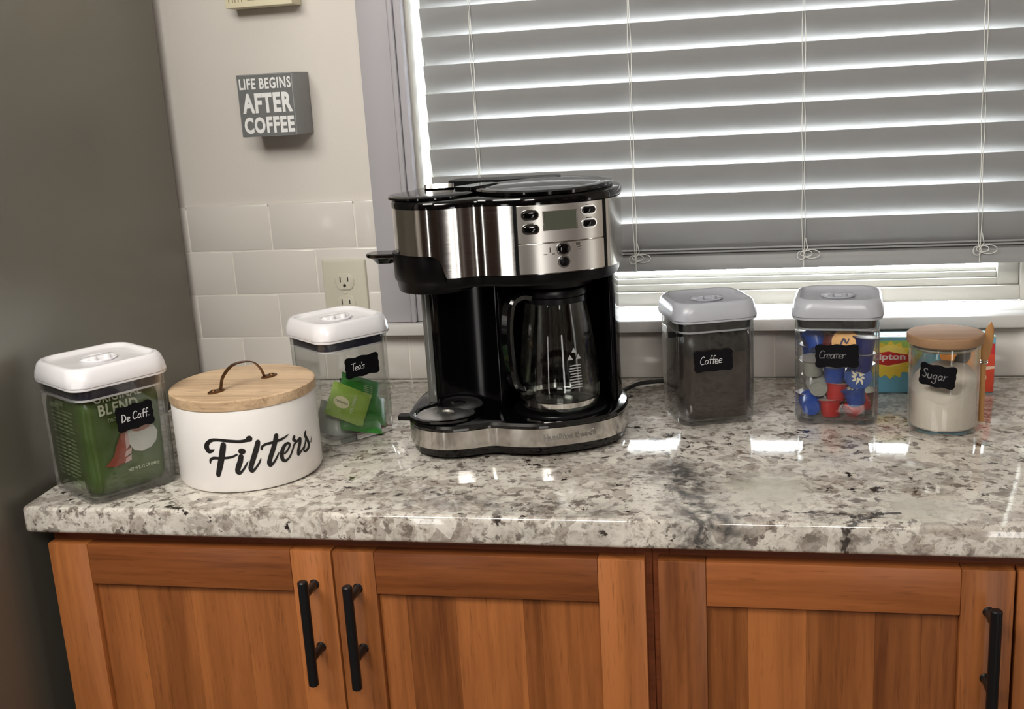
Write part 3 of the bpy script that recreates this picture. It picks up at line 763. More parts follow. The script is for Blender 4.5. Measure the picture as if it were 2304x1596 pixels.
packs = [('lime', -.0135, -.036, .0520, (72, 0, -4), -32, 'lime green tea packet with an oval badge facing the room'),
 ('green', .0160, -.020, .0600, (60, 0, 4), -30, 'bright green tea packet behind the lime one'),
 ('green', .0230, -.026, .0370, (50, 8, 8), -24, 'bright green tea packet leaning at the right below the top one'),
 ('deep', .0180, -.006, .0480, (50, 6, 20), -40, 'dark green tea packet leaning at the right rear'),
 ('green', .0040, -.034, .0225, (30, 6, 0), -20, 'bright green tea packet lying lower in the pile'),
 ('red', .0190, -.022, .0095, (4, 3, 10), -8, 'dark red tea packet at the bottom of the pile'),
 ('white', -.0200, -.014, .0240, (58, -10, 0), -40, 'white tea packet at the bottom left of the pile'),
 ('deep', -.004, .012, .0180, (8, -4, 30), 10, 'dark green tea packet flat on the canister floor')]
for i, (c_, s_, d_, z_, rot, spin, lb) in enumerate(packs):
    o = mk('tea_packet', packet(.062, .050, .0062, i * 3.7), pc[c_], mw=in_can(can_t, (s_, d_, z_), rot) @ Matrix.Rotation(radians(spin), 4, 'Z'))
    tag(o, lb + ', in the Teas canister', 'tea packet', 'tea packets in the canister')
    if i == 0:
        bm = B(); poly(bm, ell(-.012, -.002, .0125, .0085), lambda x, y, h: (x, y, .0040 + h)); bd = mk('oval_badge', bm, plain('badge_cream', lin(214, 210, 170), .5), o)
        text('printed_word', 'TWININGS', m_print, bd, Matrix.Translation((-.0225, -.0034, .0044)), .0044, .95)
        text('printed_word', 'GREEN TEA', m_pg, o, Matrix.Translation((.004, .0155, .0041)) @ Matrix.Rotation(radians(-90), 4, 'Z'), .0062, .9)
    if i == 1:
        rows = [[(.004, .012 - k * .003, .0009), (.010, .0122 - k * .003, .0009), (.018, .012 - k * .003, .0009)] for k in range(6)]
        bm = B()
        for r in rows: ribbon(bm, r, lambda x, y, h: (x, y, .0040 + h))
        mk('printed_lines', bm, m_pg2, o)

# ------------------------------------------------------------------ filters canister
fcx, fcy, fr_ = .1087, -.4602, .0945
fc = thing('filters_canister', 'round white canister reading Filters with a wooden lid', 'canister', (fcx, fcy, 0))
bm = B(); lathe(bm, [(fr_ - .007, .0008), (fr_ - .002, .0022), (fr_, .0065), (fr_, .108), (fr_ - .001, .1098), (fr_ - .0035, .1098), (fr_ - .0035, .006)], 96)
fbd = mk('body', bm, m_tin, fc)
bm = B(); lathe(bm, [(fr_ - .005, .104), (fr_ - .005, .1100), (fr_ + .0008, .1102), (fr_ + .0012, .1115), (fr_ + .0008, .1222), (fr_ - .001, .1236), (fr_ - .004, .1238)], 96)
fl = mk('wooden_lid', bm, m_lidwood, fc)
bm = B()
hc = Vector((.1160 - fcx, -.4753 - fcy)); hd = Vector((.0493, .0912)).normalized(); hn = Vector((-hd.y, hd.x))
def hp(s, w, z): v = hc + hd * s + hn * w; return (v.x, v.y, z)
arch = spline([(-.036, .1252), (-.034, .1262), (-.029, .140), (-.014, .1515), (.004, .1530), (.020, .1490), (.031, .138), (.036, .1262), (.038, .1252)], 5)
loft(bm, [[hp(p[0], w, p[1] + t) for w, t in ((-.0030, 0), (.0030, 0), (.0030, .0016), (-.0030, .0016))] for p in [(v.x, v.y) for v in [Vector((a.x, a.y)) for a in arch]]])
for s_ in (-.0415, .0440):
    rings = []
    for k, z in ((.85, .1238), (1, .1242), (1, .1258), (.8, .1266)):
        rings.append([hp(s_ + .0125 * k * cos(a * pi / 12), .0062 * k * sin(a * pi / 12), z) for a in range(24)])
    loft(bm, rings)
    rings = [[hp(s_ + (-.004 if s_ < 0 else .004) + .0035 * k * cos(a * pi / 6), .0035 * k * sin(a * pi / 6), z) for a in range(12)] for k, z in ((1, .1266), (.9, .1276), (.5, .1281))]
    loft(bm, rings)
o = mk('arched_handle', bm, m_bronze, fl); o['label'] = 'dark bronze arched handle'
FS = [[(-1.113, 0.0722, 0.0083), (-1.157, 0.0705, 0.0045), (-1.233, 0.0698, 0.0042), (-1.331, 0.071, 0.0039), (-1.438, 0.0724, 0.0038), (-1.541, 0.0736, 0.0038), (-1.627, 0.0728, 0.0045), (-1.691, 0.0683, 0.0061), (-1.708, 0.0628, 0.0072), (-1.679, 0.0583, 0.0061), (-1.621, 0.0593, 0.003), (-1.597, 0.0607, 0.0009)], [(-1.461, 0.067, 0.0072), (-1.478, 0.0601, 0.0079), (-1.509, 0.0493, 0.0079), (-1.543, 0.0393, 0.0079), (-1.585, 0.0271, 0.0064)], [(-1.683, 0.0424, 0.0019), (-1.672, 0.0467, 0.0034), (-1.627, 0.0492, 0.0038), (-1.55, 0.0493, 0.0034), (-1.452, 0.0494, 0.0032), (-1.365, 0.0504, 0.0029), (-1.296, 0.053, 0.0023)], [(-1.234, 0.0571, 0.0076), (-1.217, 0.0565, 0.0076)], [(-1.246, 0.0502, 0.0064), (-1.265, 0.0434, 0.0068), (-1.298, 0.036, 0.0068), (-1.312, 0.0306, 0.0061), (-1.288, 0.0281, 0.0042), (-1.242, 0.0316, 0.003), (-1.197, 0.0373, 0.0026), (-1.163, 0.0427, 0.0011)], [(-1.006, 0.0664, 0.0061), (-1.024, 0.0605, 0.0068), (-1.067, 0.0503, 0.0067), (-1.113, 0.0401, 0.0064), (-1.137, 0.0327, 0.0061), (-1.119, 0.0289, 0.0042), (-1.064, 0.0332, 0.0029), (-1.019, 0.0387, 0.0026), (-0.99, 0.044, 0.0011)], [(-0.968, 0.056, 0.003), (-0.956, 0.0593, 0.0032), (-0.906, 0.0615, 0.0032), (-0.817, 0.062, 0.0034), (-0.725, 0.0627, 0.0034), (-0.645, 0.0639, 0.003), (-0.572, 0.0667, 0.0014)], [(-0.75, 0.0698, 0.0061), (-0.77, 0.0633, 0.0064), (-0.812, 0.0533, 0.0064), (-0.86, 0.0435, 0.0062), (-0.885, 0.0362, 0.0061), (-0.87, 0.0323, 0.0042), (-0.816, 0.0362, 0.0029), (-0.767, 0.0422, 0.0026), (-0.736, 0.0469, 0.0011)], [(-0.658, 0.0434, 0.0023), (-0.604, 0.0467, 0.0029), (-0.563, 0.0527, 0.0032), (-0.591, 0.0558, 0.0034), (-0.649, 0.0534, 0.0049), (-0.694, 0.0459, 0.0057), (-0.7, 0.0382, 0.0053), (-0.666, 0.0338, 0.0038), (-0.6, 0.0356, 0.0029), (-0.544, 0.042, 0.0026), (-0.49, 0.0515, 0.0027)], [(-0.476, 0.0614, 0.0042), (-0.492, 0.0579, 0.0045), (-0.464, 0.0555, 0.0038)], [(-0.49, 0.0515, 0.0027), (-0.446, 0.0534, 0.003), (-0.375, 0.0565, 0.0038), (-0.384, 0.0509, 0.0053), (-0.426, 0.0418, 0.0049), (-0.435, 0.0361, 0.0042), (-0.381, 0.0388, 0.0027), (-0.3, 0.0443, 0.0026), (-0.262, 0.0512, 0.0026)], [(-0.249, 0.0619, 0.0034), (-0.265, 0.0568, 0.0045), (-0.224, 0.0492, 0.0045), (-0.202, 0.0421, 0.0045), (-0.239, 0.0377, 0.0042), (-0.301, 0.0364, 0.003), (-0.328, 0.0388, 0.0023), (-0.296, 0.0426, 0.0019)], [(-0.152, 0.0445, 0.0019), (-0.112, 0.0513, 0.0006)]]
bm = B()
for i, st in enumerate(FS):
    hh = .0002 + .00002 * i
    ribbon(bm, [(a * fr_, z, w) for a, z, w in st], lambda x, y, h, hh=hh: ((fr_ + hh + h) * cos(x / fr_), (fr_ + hh + h) * sin(x / fr_), y), .0002)
mk('painted_word', bm, m_ink, fbd)

# ------------------------------------------------------------------ wall things
sg = thing('wall_sign', 'small grey box sign reading LIFE BEGINS AFTER COFFEE', 'sign', (.0140, .0060, .478))
bm = B(); box(bm, -.0478, .0478, -.0725, 0, -.0495, .0495, .0012); bxo = mk('box', bm, m_signedge, sg)
bm = B(); box(bm, -.0463, .0463, -.0732, -.0726, -.0480, .0480, .0002, 1); fp = mk('face_panel', bm, m_sign, sg)
def sgt(s, x, z, w, h, bold): text('painted_word', s, m_signt, fp, frame((x, -.0734, z), (1, 0, 0), (0, 0, 1)), .03, 1, bold, .0003, fit=(w, h), space=1.12)
sgt('LIFE BEGINS', -.0432, .0255, .0885, .0175, .0008)
sgt('AFTER', -.0415, -.0120, .0865, .0315, .0013)
sgt('COFFEE', -.0415, -.0445, .0865, .0265, .0013)
ub = thing('wall_block', 'cream block sign cut off by the top edge of the photo', 'sign', (.005, .0060, .6335))
bm = B(); box(bm, -.0580, .0570, -.040, 0, 0, .075, .0012); b_ = mk('block', bm, m_cream, ub)
bm = B(); fz = matf(frame((0, -.0402, 0), (1, 0, 0), (0, 0, 1)))
for x in (-.0510, -.0445, -.0400, -.0345, -.0285): ribbon(bm, [(x, .0085, .0016), (x + .0003, .0190, .0016)], fz)
ribbon(bm, [(-.0180, .0105, .0016), (-.0050, .0105, .0016)], fz)
mk('painted_marks', bm, m_creamt, b_)
ot = thing('wall_outlet', 'almond duplex outlet above the Teas canister', 'outlet', (.0947, -.0003, .1560))
bm = B(); loft(bm, [[(x, -y, z) for x, z, _ in [(p[0], p[1], 0) for p in rring(w, h, .003, 0, 4)]] for w, h, y in ((.0795, .1145, 0), (.0795, .1145, .0015), (.0765, .1115, .0045), (.072, .107, .0052))])
mk('cover_plate', bm, m_outlet, ot)
for dz in (.0195, -.0195):
    bm = B(); prof = []
    for i in range(32):
        a = 2 * pi * i / 32; x, z = .0172 * cos(a), .0172 * sin(a); z = max(-.0142, min(.0142, z)); prof.append((x, z))
    loft(bm, [[(x * k, -y, dz + z * k) for x, z in prof] for k, y in ((1, .0048), (1, .0066), (.94, .0072))])
    r = mk('receptacle', bm, m_outlet, ot)
    bm = B(); box(bm, -.0080, -.0062, -.0075, -.0070, dz - .0008, dz + .0085); box(bm, .0058, .0076, -.0075, -.0070, dz, dz + .0075)
    loft(bm, [[(.0028 * cos(a * pi / 8), -y, dz - .0068 + .0028 * sin(a * pi / 8)) for a in range(16)] for y in (.0070, .0075)])
    mk('slots', bm, m_slot, r)
bm = B(); loft(bm, [[(.0026 * k * cos(a * pi / 8), -y, .0026 * k * sin(a * pi / 8)) for a in range(16)] for k, y in ((1, .005), (1, .0060), (.7, .0066))]); mk('screw', bm, m_outlet, ot)

# ------------------------------------------------------------------ sugar jar, spoon, tea box
jx, jy, jr = 1.027, -.262, .0450
jar = thing('sugar_jar', 'round glass jar labelled Sugar with a bamboo lid', 'jar', (jx, jy, 0))
bm = B(); lathe(bm, [(jr - .006, .0006), (jr - .0015, .0022), (jr, .007), (jr, .118), (jr - .0012, .1192), (jr - .0028, .118), (jr - .0028, .008), (jr - .006, .0055)], 72)
jb = mk('glass_body', bm, m_jar, jar)
bm = B(); lathe(bm, [(jr - .0085, .1110), (jr - .0065, .1118), (jr - .0060, .1192), (jr - .0062, .1200)], 64); lathe(bm, [(jr + .0005, .1200), (jr + .003, .1207), (jr + .0036, .1225), (jr + .0036, .1315), (jr + .0025, .1330), (jr - .001, .1335)], 72)
jl = mk('bamboo_lid', bm, m_bamboo, jar)
bm = B(); rr2 = .0385
lathe(bm, [(rr2, .1127), (rr2 + .0022, .1135), (rr2 + .0022, .1155), (rr2 + .0002, .1160)], 64, c0=False, c1=False); 
mk('seal_ring', bm, plain('seal_clear', lin(150, 150, 140), .3), jl)
la0, la1 = radians(-139), radians(-86)
def jf(x, y, h): a = -1.93 + x / jr; return ((jr + .0005 + h) * cos(a), (jr + .0005 + h) * sin(a), .0835 + y)
bm = B(); bp = plaque(.0475, .031, 10); rot = radians(-7)
n = len(bp)
cen = bm.verts.new(jf(0, 0, .0006)); vv = []
grid = []
for k in (.0, .25, .5, .75, 1.0):
    if k == 0: continue
    grid.append([bm.verts.new(jf((x * cos(rot) - y * sin(rot)) * k, (x * sin(rot) + y * cos(rot)) * k, .0006)) for x, y in bp])
for i in range(n): bm.faces.new((cen, grid[0][i], grid[0][(i + 1) % n]))
for a, b in zip(grid[:-1], grid[1:]):
    for i in range(n): bm.faces.new((a[i], b[i], b[(i + 1) % n], a[(i + 1) % n]))
edge = [bm.verts.new(jf((x * cos(rot) - y * sin(rot)), (x * sin(rot) + y * cos(rot)), 0)) for x, y in bp]
for i in range(n): bm.faces.new((grid[-1][i], edge[i], edge[(i + 1) % n], grid[-1][(i + 1) % n]))
jlab = mk('chalk_label', bm, m_chalk, jar)
chalk('chalk_writing', 'Sugar', jlab, lambda x, y, h: jf(x * cos(rot) - y * sin(rot), x * sin(rot) + y * cos(rot), .0007 + h), -.019, -.0045, .0125, m_chalkg, .0011, .1, 1.05)
# sugar heap: higher at the back right
bm = B(); rings = []; SR = jr - .0035
def sh(x, y):
    v = .066 + .50 * (x * .35 + y * .8); v += .0025 * mn.noise(Vector((x * 70, y * 70, 1))) ; 
    v -= .006 * math.exp(-((x + .004) ** 2 + (y + .040) ** 2) / .00018); return v
rings.append([(SR * .97 * cos(i * 2 * pi / 64), SR * .97 * sin(i * 2 * pi / 64), .0062) for i in range(64)])
rings.append([(SR * cos(i * 2 * pi / 64), SR * sin(i * 2 * pi / 64), .010) for i in range(64)])
for k in (1, .93, .85, .7, .55, .4, .25, .12):
    rings.append([(SR * k * cos(i * 2 * pi / 64), SR * k * sin(i * 2 * pi / 64), sh(SR * k * cos(i * 2 * pi / 64), SR * k * sin(i * 2 * pi / 64))) for i in range(64)])
loft(bm, rings)
tag(mk('sugar', bm, m_sugar, mw=Matrix.Translation((jx, jy, 0))), 'white sugar heaped inside the glass jar', 'sugar', kind='stuff')

sp = thing('wooden_spoon', 'slim wooden spoon standing against the right of the sugar jar', 'spoon', (1.0800, -.252, 0), 0)
bm = B(); ring = []
for i in range(25):
    t = i / 24; z = .006 + t * .138
    if t < .60: w, d = .0036, .0034
    else:
        u = (t - .60) / .40; w = .0036 + .0034 * sin(pi * min(1, u * 1.05)) ** .8; d = .0034 - .0018 * u
        if u > .85: w *= max(.12, 1 - ((u - .85) / .15) ** 1.6 * .85)
    cxs = -.0015 + .0075 * max(0, t - .55) / .45
    ring.append([(cxs + w * cos(a * pi / 8), d * sin(a * pi / 8), z) for a in range(16)])
loft(bm, ring); spm = mk('spoon_body', bm, m_spoon, sp)
bm = B()
tube(bm, [(.0045 * cos(a * pi / 8) - .001, .0045 * sin(a * pi / 8), .0905) for a in range(17)], .0009, 6, False)
tube(bm, [(.0045 * cos(a * pi / 8) - .001, .0045 * sin(a * pi / 8), .0875) for a in range(17)], .0009, 6, False)
mk('clip_ring', bm, m_chrome, sp)

tb = thing('tea_box', 'colourful yellow and blue cardboard tea box behind the sugar jar', 'box', (1.050, -.0953, 0))
bm = B(); box(bm, -.112, .0775, 0, .036, .0004, .0875, .0008, 1); tbx = mk('carton', bm, plain('box_blue', lin(104, 168, 192), .4, var=.18, vs=30), tb)
Ft = frame((0, -.0003, 0), (1, 0, 0), (0, 0, 1))
def tbp(name, polys, col, lift=0, var=.1):
    bm = B(); f = matf(Ft @ Matrix.Translation((0, 0, lift)))
    for p in polys: poly(bm, p, f, .0002)
    return mk(name, bm, plain('box_' + name, lin(*col), .4, var=var, vs=60), tbx)
tbp('printed_green', [[(-.111, .082), (-.036, .082), (-.024, .062), (-.035, .044), (-.045, .032), (-.056, .036), (-.064, .024), (-.076, .034), (-.090, .026), (-.111, .030)]], (156, 190, 92))
sun = [( -.070 + (.034 if i % 2 else .027) * cos(i * pi / 14), .052 + (.030 if i % 2 else .024) * sin(i * pi / 14)) for i in range(28)]
tbp('printed_sun', [sun], (232, 204, 70), .0002)
tbp('printed_sun_core', [ell(-.070, .058, .024, .017)], (244, 222, 110), .0004)
bd = tbp('printed_badge', [[(-.0985, .055), (-.090, .0625), (-.073, .0655), (-.055, .0615), (-.0445, .0600), (-.0445, .0495), (-.055, .047), (-.073, .0435), (-.090, .046)]], (196, 38, 36), .0006, .03)
text('printed_word', 'Lipton', plain('box_letters', lin(240, 226, 220), .5), bd, Ft @ Matrix.Translation((-.0945, .0495, .0009)), .0150, .98, .0004, fit=(.0460, .0128))
tbp('printed_top_strip', [[(-.1115, .0858), (.077, .0858), (.077, .0870), (-.1115, .0870)]], (226, 226, 190), .0002)
bm = B(); poly(bm, ell(-.066, .016, .012, .010), lambda x, y, h: (x, y, .0876 + h)); mk('printed_cap', bm, plain('cap_orange', lin(206, 140, 60), .4), tbx)
tbp('printed_peach', [ell(.022, .060, .022, .019), ell(.046, .048, .026, .022), ell(.020, .036, .02, .014)], (232, 150, 70), .0002, .25)
tbp('printed_red_fruit', [[(.050, .002), (.077, .002), (.077, .066), (.066, .072), (.056, .060), (.054, .036), (.046, .022)]], (206, 70, 44), .0004, .25)
tbp('printed_white_curl', [ell(.062, .024, .0045, .006), [(.056, .0345), (.077, .038), (.077, .042), (.056, .040)]], (236, 206, 180), .0006)
tbp('printed_red_badge', [[(.062, .060), (.0765, .060), (.0765, .076), (.064, .074)]], (186, 34, 40), .0006)

# ------------------------------------------------------------------ coffee maker
cm = thing('coffee_maker', 'black and stainless steel coffee maker in front of the window', 'coffee maker', (.45, -.29, 0))
OUT = [(.3050, -.3569), (.3150, -.3860), (.3360, -.4120), (.3700, -.4245), (.4045, -.4165), (.4319, -.4040), (.4600, -.4075), (.4900, -.4090), (.5172, -.4030), (.5564, -.3850), (.5841, -.3640), (.5985, -.3376), (.6030, -.3000), (.5990, -.2600), (.5830, -.2200), (.5550, -.1920), (.5050, -.1800), (.4500, -.1790), (.3900, -.1800), (.3400, -.1880), (.3110, -.2120), (.3000, -.2500), (.2990, -.3000), (.3010, -.3320)]
def outline(off=0, n=6):
    P = [v.xy for v in spline([(x, y, 0) for x, y in OUT], n, True)]; N = len(P); res = []
    for i in range(N):
        d = (P[(i + 1) % N] - P[i - 1]).normalized(); res.append((P[i].x - d.y * off * -1, P[i].y + d.x * off * -1))
    return res
def ring_o(off, z): return [(x, y, z) for x, y in outline(off)]
# orientation: OUT runs counter-clockwise from the left front; normal outwards = (d.y,-d.x)
def solid(levels):
    bm = B(); loft(bm, [ring_o(o, z) for o, z in levels]); return bm
mk('base', solid([(-.008, .004), (-.004, .006), (-.004, .0165), (-.0015, .0168), (-.0015, .0425), (.001, .0428), (.0015, .046), (-.001, .0495), (-.006, .0508)]), m_gloss, cm, world=True)
o = mk('base_band', solid([(-.0012, .0168), (.0006, .0172), (.0008, .0420), (-.001, .0424)]), m_bandsteel, cm, world=True)
band = o
for (fx, fy) in ((.335, -.385), (.565, -.345), (.34, -.22), (.56, -.23), (.46, -.385)):
    bm = B(); lathe(bm, [(.010, .0003), (.011, .002), (.011, .0045)], 16, fx, fy); mk('foot', bm, m_satin, cm, world=True)
# cup dish on the left lobe
bm = B(); lathe(bm, [(.0500, .0506), (.0520, .0520), (.0500, .0545), (.0455, .0550), (.0420, .0535), (.0400, .0520)], 48, .3600, -.3690, c1=False)
mk('tray_rim', bm, m_gloss, cm, world=True)
bm = B(); lathe(bm, [(.0405, .0516), (.0360, .0513), (.0300, .0516), (.0250, .0530), (.0120, .0534), (.0100, .0512), (.001, .0508)], 48, .3600, -.3690, c0=False)
mk('cup_rest', bm, plain('cup_rest_steel', (.75, .74, .72, 1), .32, metal=1), cm, world=True)
bm = B(); loft(bm, [rring(.022, .016, .004, z, 3, .3040, -.372) for z in (.0445, .0505)]); mk('tray_tab', bm, m_satin, cm, world=True)
# warming plate
bm = B(); lathe(bm, [(.0640, .0505), (.0645, .0525), (.0620, .0540), (.0560, .0540), (.0550, .0525), (.001, .0525)], 56, .515, -.331, c0=False); mk('warming_plate', bm, m_satin, cm, world=True)
# column: left tower and back wall with a hollow for the carafe
colp = [(.3390, -.330), (.3440, -.3395), (.352, -.344), (.390, -.350), (.430, -.352), (.442, -.346), (.446, -.330), (.4450, -.285), (.452, -.262), (.475, -.247), (.515, -.242), (.552, -.250), (.5700, -.275), (.5790, -.305), (.5860, -.312), (.5920, -.300), (.5920, -.250), (.578, -.215), (.545, -.190), (.45, -.186), (.36, -.190), (.342, -.205), (.338, -.26)]
cps = [v.xy for v in spline([(x, y, 0) for x, y in colp], 3, True)]
bm = B(); loft(bm, [[(x, y, z) for x, y in cps] for z in (.0500, .2500)]); mk('column', bm, m_body, cm, world=True)
bm = B(); loft(bm, [rring(.016, .10, .006, z, 4, .3270, -.262) for z in (.0500, .2500)]); o = mk('grey_strip', bm, plain('strip_grey', lin(92, 92, 88), .12, var=.06), cm, world=True); o['label'] = 'plain grey upright strip left of the column'  # upright opaque grey strip beside the column's left edge
# head: black underside, steel band, black upper rim
HS = [(-.010, .2335), (-.006, .2340), (-.0045, .2375), (-.0040, .2480), (-.002, .2490)]
def clipx(bm, x, keep_right=True):
    g = bm.verts[:] + bm.edges[:] + bm.faces[:]
    r = bmesh.ops.bisect_plane(bm, geom=g, plane_co=(x, 0, 0), plane_no=(1, 0, 0), clear_inner=keep_right, clear_outer=not keep_right)
    ed = [e for e in r['geom_cut'] if isinstance(e, bmesh.types.BMEdge)]
    bmesh.ops.contextual_create(bm, geom=ed) if ed else None
    return bm
mk('head_underside', clipx(solid(HS), .3890), m_satin, cm, world=True)
bm = B(); pts_ = []                               # steel band with the arched cut-out over the cup position
N = len(outline(0))
def zlow(x, y):
    if y > -.26 and x < .45: return .2490
    if x <= .368: return .2790
    if x < .3850:
        t = (x - .368) / .017; return .2790 - .014 * (1 - sqrt(max(0, 1 - t * t)))
    if x < .3900: return .2650 - (.2650 - .2490) * min(1, (x - .385) / .0050)
    return .2490
levels = 5
dense = outline(0, 24)
def offd(o_):
    P = [v.xy for v in spline([(x, y, 0) for x, y in OUT], 24, True)]; N = len(P)
    return [(P[i].x + (P[(i + 1) % N] - P[i - 1]).normalized().y * o_, P[i].y - (P[(i + 1) % N] - P[i - 1]).normalized().x * o_) for i in range(N)]
O0, O1 = offd(-.0012), offd(.0008)
def ztop(x, y): return .3385 - .0015 * max(0, (x - .45) / .15) if y < -.3 else .3375
rings = [[(x, y, zlow(x, y)) for x, y in O0], [(x, y, zlow(x, y)) for x, y in O1], [(x, y, .30) for x, y in O1], [(x, y, ztop(x, y)) for x, y in O1], [(x, y, ztop(x, y)) for x, y in O0]]
loft(bm, rings, False, False); hb = mk('head_band', bm, m_steel, cm, world=True)
mk('head_core', solid([(-.0040, .2790), (-.0014, .2795), (-.0014, .3380), (-.004, .3385)]), m_satin, cm, world=True)
bm = clipx(solid([(-.0040, .2485), (-.0014, .2490), (-.0014, .2792)]), .3905); mk('head_core', bm, m_satin, cm, world=True)
mk('head_rim', solid([(-.0012, .3378), (.0016, .3384), (.0018, .3450), (.000, .3480), (-.006, .3490)]), m_gloss, cm, world=True)
# lids
def lid_ring(cx, cy, rx, ry, z, n=56, rot=0): return [(cx + rx * cos(2 * pi * i / n) * cos(rot) - ry * sin(2 * pi * i / n) * sin(rot), cy + rx * cos(2 * pi * i / n) * sin(rot) + ry * sin(2 * pi * i / n) * cos(rot), z) for i in range(n)]
bm = B(); loft(bm, [lid_ring(.4990, -.2980, a_, b_, z, rot=radians(8)) for a_, b_, z in ((.093, .102, .3485), (.0950, .1040, .3495), (.0955, .1045, .3535), (.0935, .1025, .3556), (.088, .097, .3563), (.083, .092, .3558), (.077, .086, .3563), (.05, .055, .3580), (.01, .012, .3586))])
mk('brew_lid', bm, m_gloss, cm, world=True)
bm = B(); loft(bm, [lid_ring(.3590, -.3570, a_, a_, z) for a_, z in ((.0555, .3482), (.0575, .3495), (.0575, .3520), (.055, .3540), (.048, .3545), (.03, .3550), (.005, .3555))])
sl = mk('cup_lid', bm, m_gloss, cm, world=True)
bm = B(); loft(bm, [rring(.040, .022, .003, z, 3, .3600, -.315) for z in (.354, .3600)]); bm.transform(Matrix.Translation((.36, -.315, .357)) @ Matrix.Rotation(radians(14), 4, 'Z') @ Matrix.Rotation(radians(-14), 4, 'X') @ Matrix.Translation((-.36, .315, -.357)))
mk('lid_tab', bm, m_chrome, cm, world=True)
bm = B(); loft(bm, [rring(.030, .060, .004, z, 3) for z in (.3485, .3565, .3585)]); bm.transform(Matrix.Translation((.412, -.315, 0)) @ Matrix.Rotation(radians(-28), 4, 'Z')); mk('lid_hinge', bm, m_gloss, cm, world=True)
bm = B(); loft(bm, [rring(.16, .05, .014, z, 4, .43, -.215) for z in (.3485, .3560, .3575)]); mk('rear_cover', bm, m_satin, cm, world=True)
# single-cup holder at the left, with its finger tab
bm = B(); lathe(bm, [(.0500, .2255), (.0520, .2270), (.0545, .2400), (.0570, .2440), (.0575, .2785)], 48, .3590, -.3555); mk('cup_basket', bm, m_satin, cm, world=True)
bm = B(); loft(bm, [[(x, y, z) for x, y, _ in rring(w, d, r, 0, 5, .2860, -.350)] for w, d, r, z in ((.024, .020, .008, .2610), (.036, .030, .013, .2680), (.050, .036, .016, .2700), (.052, .038, .017, .2735), (.048, .034, .015, .2750))])
mk('basket_tab', bm, m_gloss, cm, world=True)
# brew basket under the head
bm = B(); lathe(bm, [(.040, .2235), (.050, .2250), (.057, .2335)], 48, .5150, -.3300); mk('brew_basket', bm, m_satin, cm, world=True)
# control panel on the front of the band
OD = offd(0)
front = [p for p in OD if p[1] < -.33 and p[0] > .40]
front.sort()
def surf(x):
    for a, b in zip(front[:-1], front[1:]):
        if a[0] <= x <= b[0]:
            t = (x - a[0]) / max(1e-9, b[0] - a[0]); d = Vector((b[0] - a[0], b[1] - a[1])).normalized()
            return Vector((x, a[1] + t * (b[1] - a[1]))), d
    return Vector(front[-1]), Vector((1, .6)).normalized()
def strip(x0, x1, z0, z1, h0, h1, mat, name, parent=cm, n=30, inset=0):
    bm = B(); rings = []
    for i in range(n + 1):
        x = x0 + (x1 - x0) * i / n; p, d = surf(x); nv = Vector((d.y, -d.x))
        rings.append([(p.x + nv.x * h, p.y + nv.y * h, z) for h, z in ((h0, z0), (h1, z0 + .0004), (h1, z1 - .0004), (h0, z1))])
    loft(bm, rings); return mk(name, bm, mat, parent, world=True)
strip(.4795, .4835, .2480, .3385, .0008, .0016, m_satin, 'panel_groove')
strip(.5860, .5895, .2490, .3375, .0008, .0018, m_satin, 'panel_groove')
pnu = strip(.4845, .5855, .2895, .3375, .0008, .0024, m_panel, 'control_panel')
pnl = strip(.4845, .5855, .2500, .2885, .0008, .0030, m_panel, 'lower_panel')
def onp(x, z, h):
    p, d = surf(x); nv = Vector((d.y, -d.x)); c = Vector((p.x + nv.x * h, p.y + nv.y * h, z))
    return frame(c, (d.x, d.y, 0), (0, 0, 1))
def stad(w, h, n=8): 
    r = h / 2; return [(w / 2 - r + r * cos(a), r * sin(a)) for a in [(-pi / 2 + i * pi / n) for i in range(n + 1)]] + [(-w / 2 + r + r * cos(a), r * sin(a)) for a in [(pi / 2 + i * pi / n) for i in range(n + 1)]]
def push(name, x, z, w, h, parent, mat=m_gloss, base=.0024):
    F = onp(x, z, base); bm = B(); s = stad(w + .0045, h + .0045); f = matf(F)
    loft(bm, [[f(px * k, py * k, hh) for px, py in s] for k, hh in ((1, 0), (.98, .0006))]); rg = mk('button_ring', bm, m_chrome, parent, world=True)
    bm = B(); s = stad(w, h); loft(bm, [[f(px * k, py * k, hh) for px, py in s] for k, hh in ((1, .0004), (1, .0016), (.85, .0022))]); mk(name, bm, mat, parent, world=True)
for x, z in ((.5005, .3255), (.5005, .3075), (.5700, .3265), (.5700, .3095)): push('button', x, z, .0185, .0085, pnu)
F = onp(.5365, .3170, .0024); bm = B(); s = [(-.0215, -.0118), (.0215, -.0118), (.0215, .0118), (-.0215, .0118)]; f = matf(F)
loft(bm, [[f(px * k, py * k, h) for px, py in s] for k, h in ((1.06, 0), (1.04, .0008), (.99, .0008), (.99, .0003))]); mk('display_bezel', bm, m_chrome, pnu, world=True)
bm = B(); loft(bm, [[f(px * k, py * k, h) for px, py in s] for k, h in ((.985, .0002), (.98, .0009))]); mk('display', bm, m_lcd, pnu, world=True)
push('selector_knob', .5385, .2800, .0150, .0135, pnl, base=.0030)
push('start_button', .5385, .2635, .0125, .0120, pnl, m_satin, .0030)
def marks(polys, parent, x, z, base):
    bm = B(); f = matf(onp(x, z, base))
    for p in polys: poly(bm, p, f, .0002)
    mk('printed_icon', bm, m_print, parent, world=True)
marks([[(-.0008, -.003), (.0012, -.003), (.0006, .0035), (-.0006, .0035)], [(-.009, -.0055), (-.004, -.0055), (-.004, -.0045), (-.009, -.0045)], [(.002, -.0055), (.006, -.0055), (.006, -.0045), (.002, -.0045)]], pnl, .5225, .2795, .0031)
